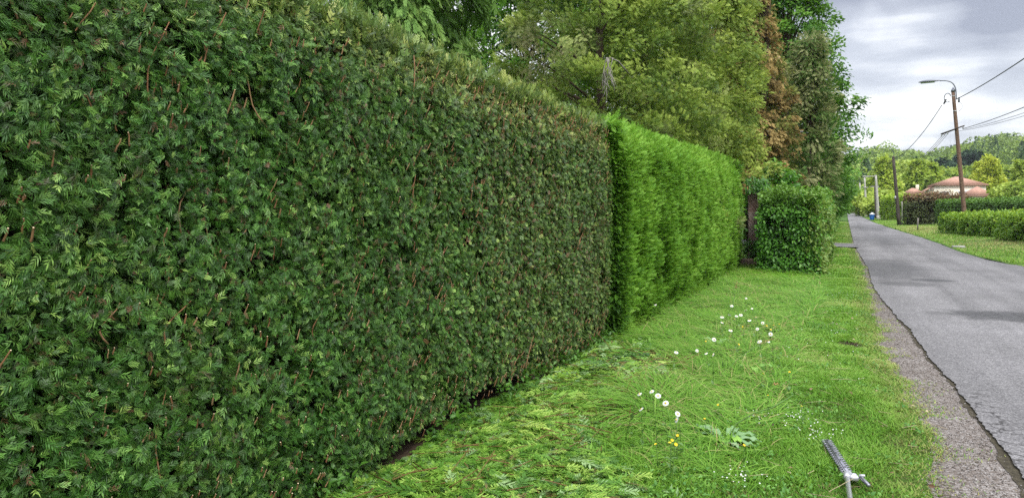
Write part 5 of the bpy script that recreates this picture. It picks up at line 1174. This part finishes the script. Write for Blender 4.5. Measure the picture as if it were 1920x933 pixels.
far_tree('lime_conifer', 'pointed yellow green conifer rising behind the far poles', 1657, 300, 135, 3.9, M['lime_conifer'], 'cone', ft, 460, 24, v0=.15)
far_tree('lime_conifer', 'wide yellow green conifer left of the house roof', 1722, 306, 150, 5.4, M['lime_conifer'], 'cone', ft, 460, 24, v0=.05)
far_tree('lime_conifer', 'yellow green conifer just right of the dark far pole', 1745, 312, 152, 4.4, M['lime_conifer'], 'cone', ft, 360, 22)
far_tree('blue_conifer', 'small bluish green conifer touching the left roof corner', 1745, 335, 142, 1.5, M['far_green'], 'cone', ft, 120, 20)
far_tree('pale_conifer', 'grey green conifer at the right edge of the photo', 1916, 306, 120, 2.3, M['far_green'], 'cone', ft, 260, 22, v0=.2)
for (px, yt_, Y, r, lb_, v0) in ((1896, 348, 108, 2.6, 'rounded lime bush tree right of the roof', .3), (1915, 345, 105, 3.0, 'rounded green tree above the dark clipped hedge at right', .15), (1700, 333, 160, 5, 'leafy tree behind the outbuilding roof', .25), (1630, 322, 210, 6, 'leafy tree behind the tallest pale pole', .2), (1608, 326, 240, 7, 'leafy tree above the vanishing road', .15), (1597, 345, 260, 6, 'small leafy tree at the end of the road', .2), (1680, 328, 175, 6, 'leafy tree seen between the dark pole and the lime conifer', .1), (1770, 322, 190, 6, 'green tree peeping over the left roof slope', .1), (1800, 320, 200, 6.5, 'dark green tree directly above the roof ridge', -.05), (1888, 318, 185, 6.5, 'round green tree behind the golden conifer', .05), (1640, 360, 125, 3.2, 'low leafy tree below the lime conifer', .3), (1615, 365, 190, 4, 'low leafy tree between the distant poles', .3), (1668, 365, 110, 3, 'low leafy tree behind the golden hedge', .3)):
    far_tree('leafy_tree', lb_, px, yt_, Y, r, M['far_green'], 'egg', ft, 230, 22, v0=v0)
far_tree('pine_tree', 'dark flat topped pine right of the lamp pole on the slope', 1818, 287, 300, 5, M['far_dark'], 'egg', ft, 90, 22, z0=6)
far_tree('pine_tree', 'dark spreading pine left of the lamp pole over the roof', 1762, 305, 260, 6, M['far_dark'], 'egg', ft, 110, 22, z0=5)
# two tall conifers on the skyline
far_tree('skyline_conifer', 'tallest dark conifer on the distant skyline', 1789, 278, 900, 11, M['far_dark'], 'cone', 'conifers on the skyline', 110, 20)
far_tree('skyline_conifer', 'shorter dark conifer left of the tallest one on the skyline', 1781, 283, 900, 11, M['far_dark'], 'cone', 'conifers on the skyline', 110, 20)
# wooded slope
g = Geo(); cnt = 0
for (d0, d1, num, cr0) in ((170, 330, 330, 5.0), (330, 560, 620, 6.0), (560, 620, 260, 6.5)):
    for _ in range(num):
        azd = rng.uniform(-4, 22); dd = rng.uniform(d0, d1); a_ = math.radians(azd); x_, y_ = dd * math.sin(a_), dd * math.cos(a_)
        gz = float(ground_z(np.array(x_), np.array(y_))); con = rng.random() < .16; r_ = cr0 * rng.uniform(.65, 1.25) * (.6 if con else 1); hh = r_ * rng.uniform(1.5, 2.2) * (1.9 if con else 1)
        k = 460 if dd < 330 else 260
        u = norm(rng.normal(0, 1, (k, 3))); u[:, 2] = np.abs(u[:, 2]) * 1.0 - .25
        rr_ = (.72 + .5 * vnoise(u, .55, int(_) % 50)) * r_
        P = np.stack([x_ + u[:, 0] * rr_ * (np.clip(1.1 - (u[:, 2] + .25), .15, 1) if con else 1), y_ + u[:, 1] * rr_, gz + hh * .45 + u[:, 2] * rr_ * (hh / r_) * .55], 1)
        s_ = rng.uniform(.09, .20, k) * r_
        cnt += 1
        g.inst(CL6, P, frames(rdir(k, (0, 0, .2), .8), norm(u + rng.normal(0, .4, (k, 3)))), s_, np.clip(rng.random(k) * .5 + rng.random() * .45 + .05, 0, 1), .85 if con else (.35 * (rng.random() < .3)), .1)
tag(g.build('hillside_wood', M['far_green']), 'mixed woodland covering the distant hillside', 'wood', kind='stuff')
# distant blue ridge
g = Geo()
for _ in range(420):
    azd = rng.uniform(-4, 12); dd = rng.uniform(930, 1000); a_ = math.radians(azd); x_, y_ = dd * math.sin(a_), dd * math.cos(a_); r_ = rng.uniform(6, 11); k = 46; u = norm(rng.normal(0, 1, (k, 3))); top_ = (AY(1587 + 1440 * math.tan(a_) * 1.15, 301, y_)[2])
    P = np.stack([x_ + u[:, 0] * r_, y_ + u[:, 1] * r_, top_ - r_ * 1.4 + u[:, 2] * r_ * rng.uniform(.9, 1.4)], 1)
    g.inst(CL6, P, frames(rdir(k, (0, 0, .2), .8), norm(u)), rng.uniform(.3, .55, k) * r_, rng.random(k), 1.0, .1)
tag(g.build('ridge_wood', M['far_green']), 'dark wood along the most distant ridge', 'wood', kind='stuff')
def ridge_z(x, y):
    d = np.hypot(x, y); tt_ = np.clip((d - 800) / 150, 0, 1); return 5 + 42 * tt_ * tt_ * (3 - 2 * tt_)
grid('hills', np.linspace(-300, 700, 40), np.linspace(760, 1450, 30), lambda X, Y: ridge_z(X, Y), M['ground'])

# ------------------------------------------------------------------ thin summer haze
m = bpy.data.materials.new('haze'); m.use_nodes = True; t = m.node_tree; t.nodes.clear()
ho = t.nodes.new('ShaderNodeOutputMaterial'); vp = t.nodes.new('ShaderNodeVolumePrincipled'); vp.inputs['Color'].default_value = (.82, .88, 1, 1); vp.inputs['Density'].default_value = .00016
t.links.new(vp.outputs[0], ho.inputs['Volume'])
g = Geo(); box(g, (200, 650, 36), (1100, 1720, 84)); tag(g.build('haze', m), 'thin bluish haze softening the distant hills', 'haze', kind='stuff')
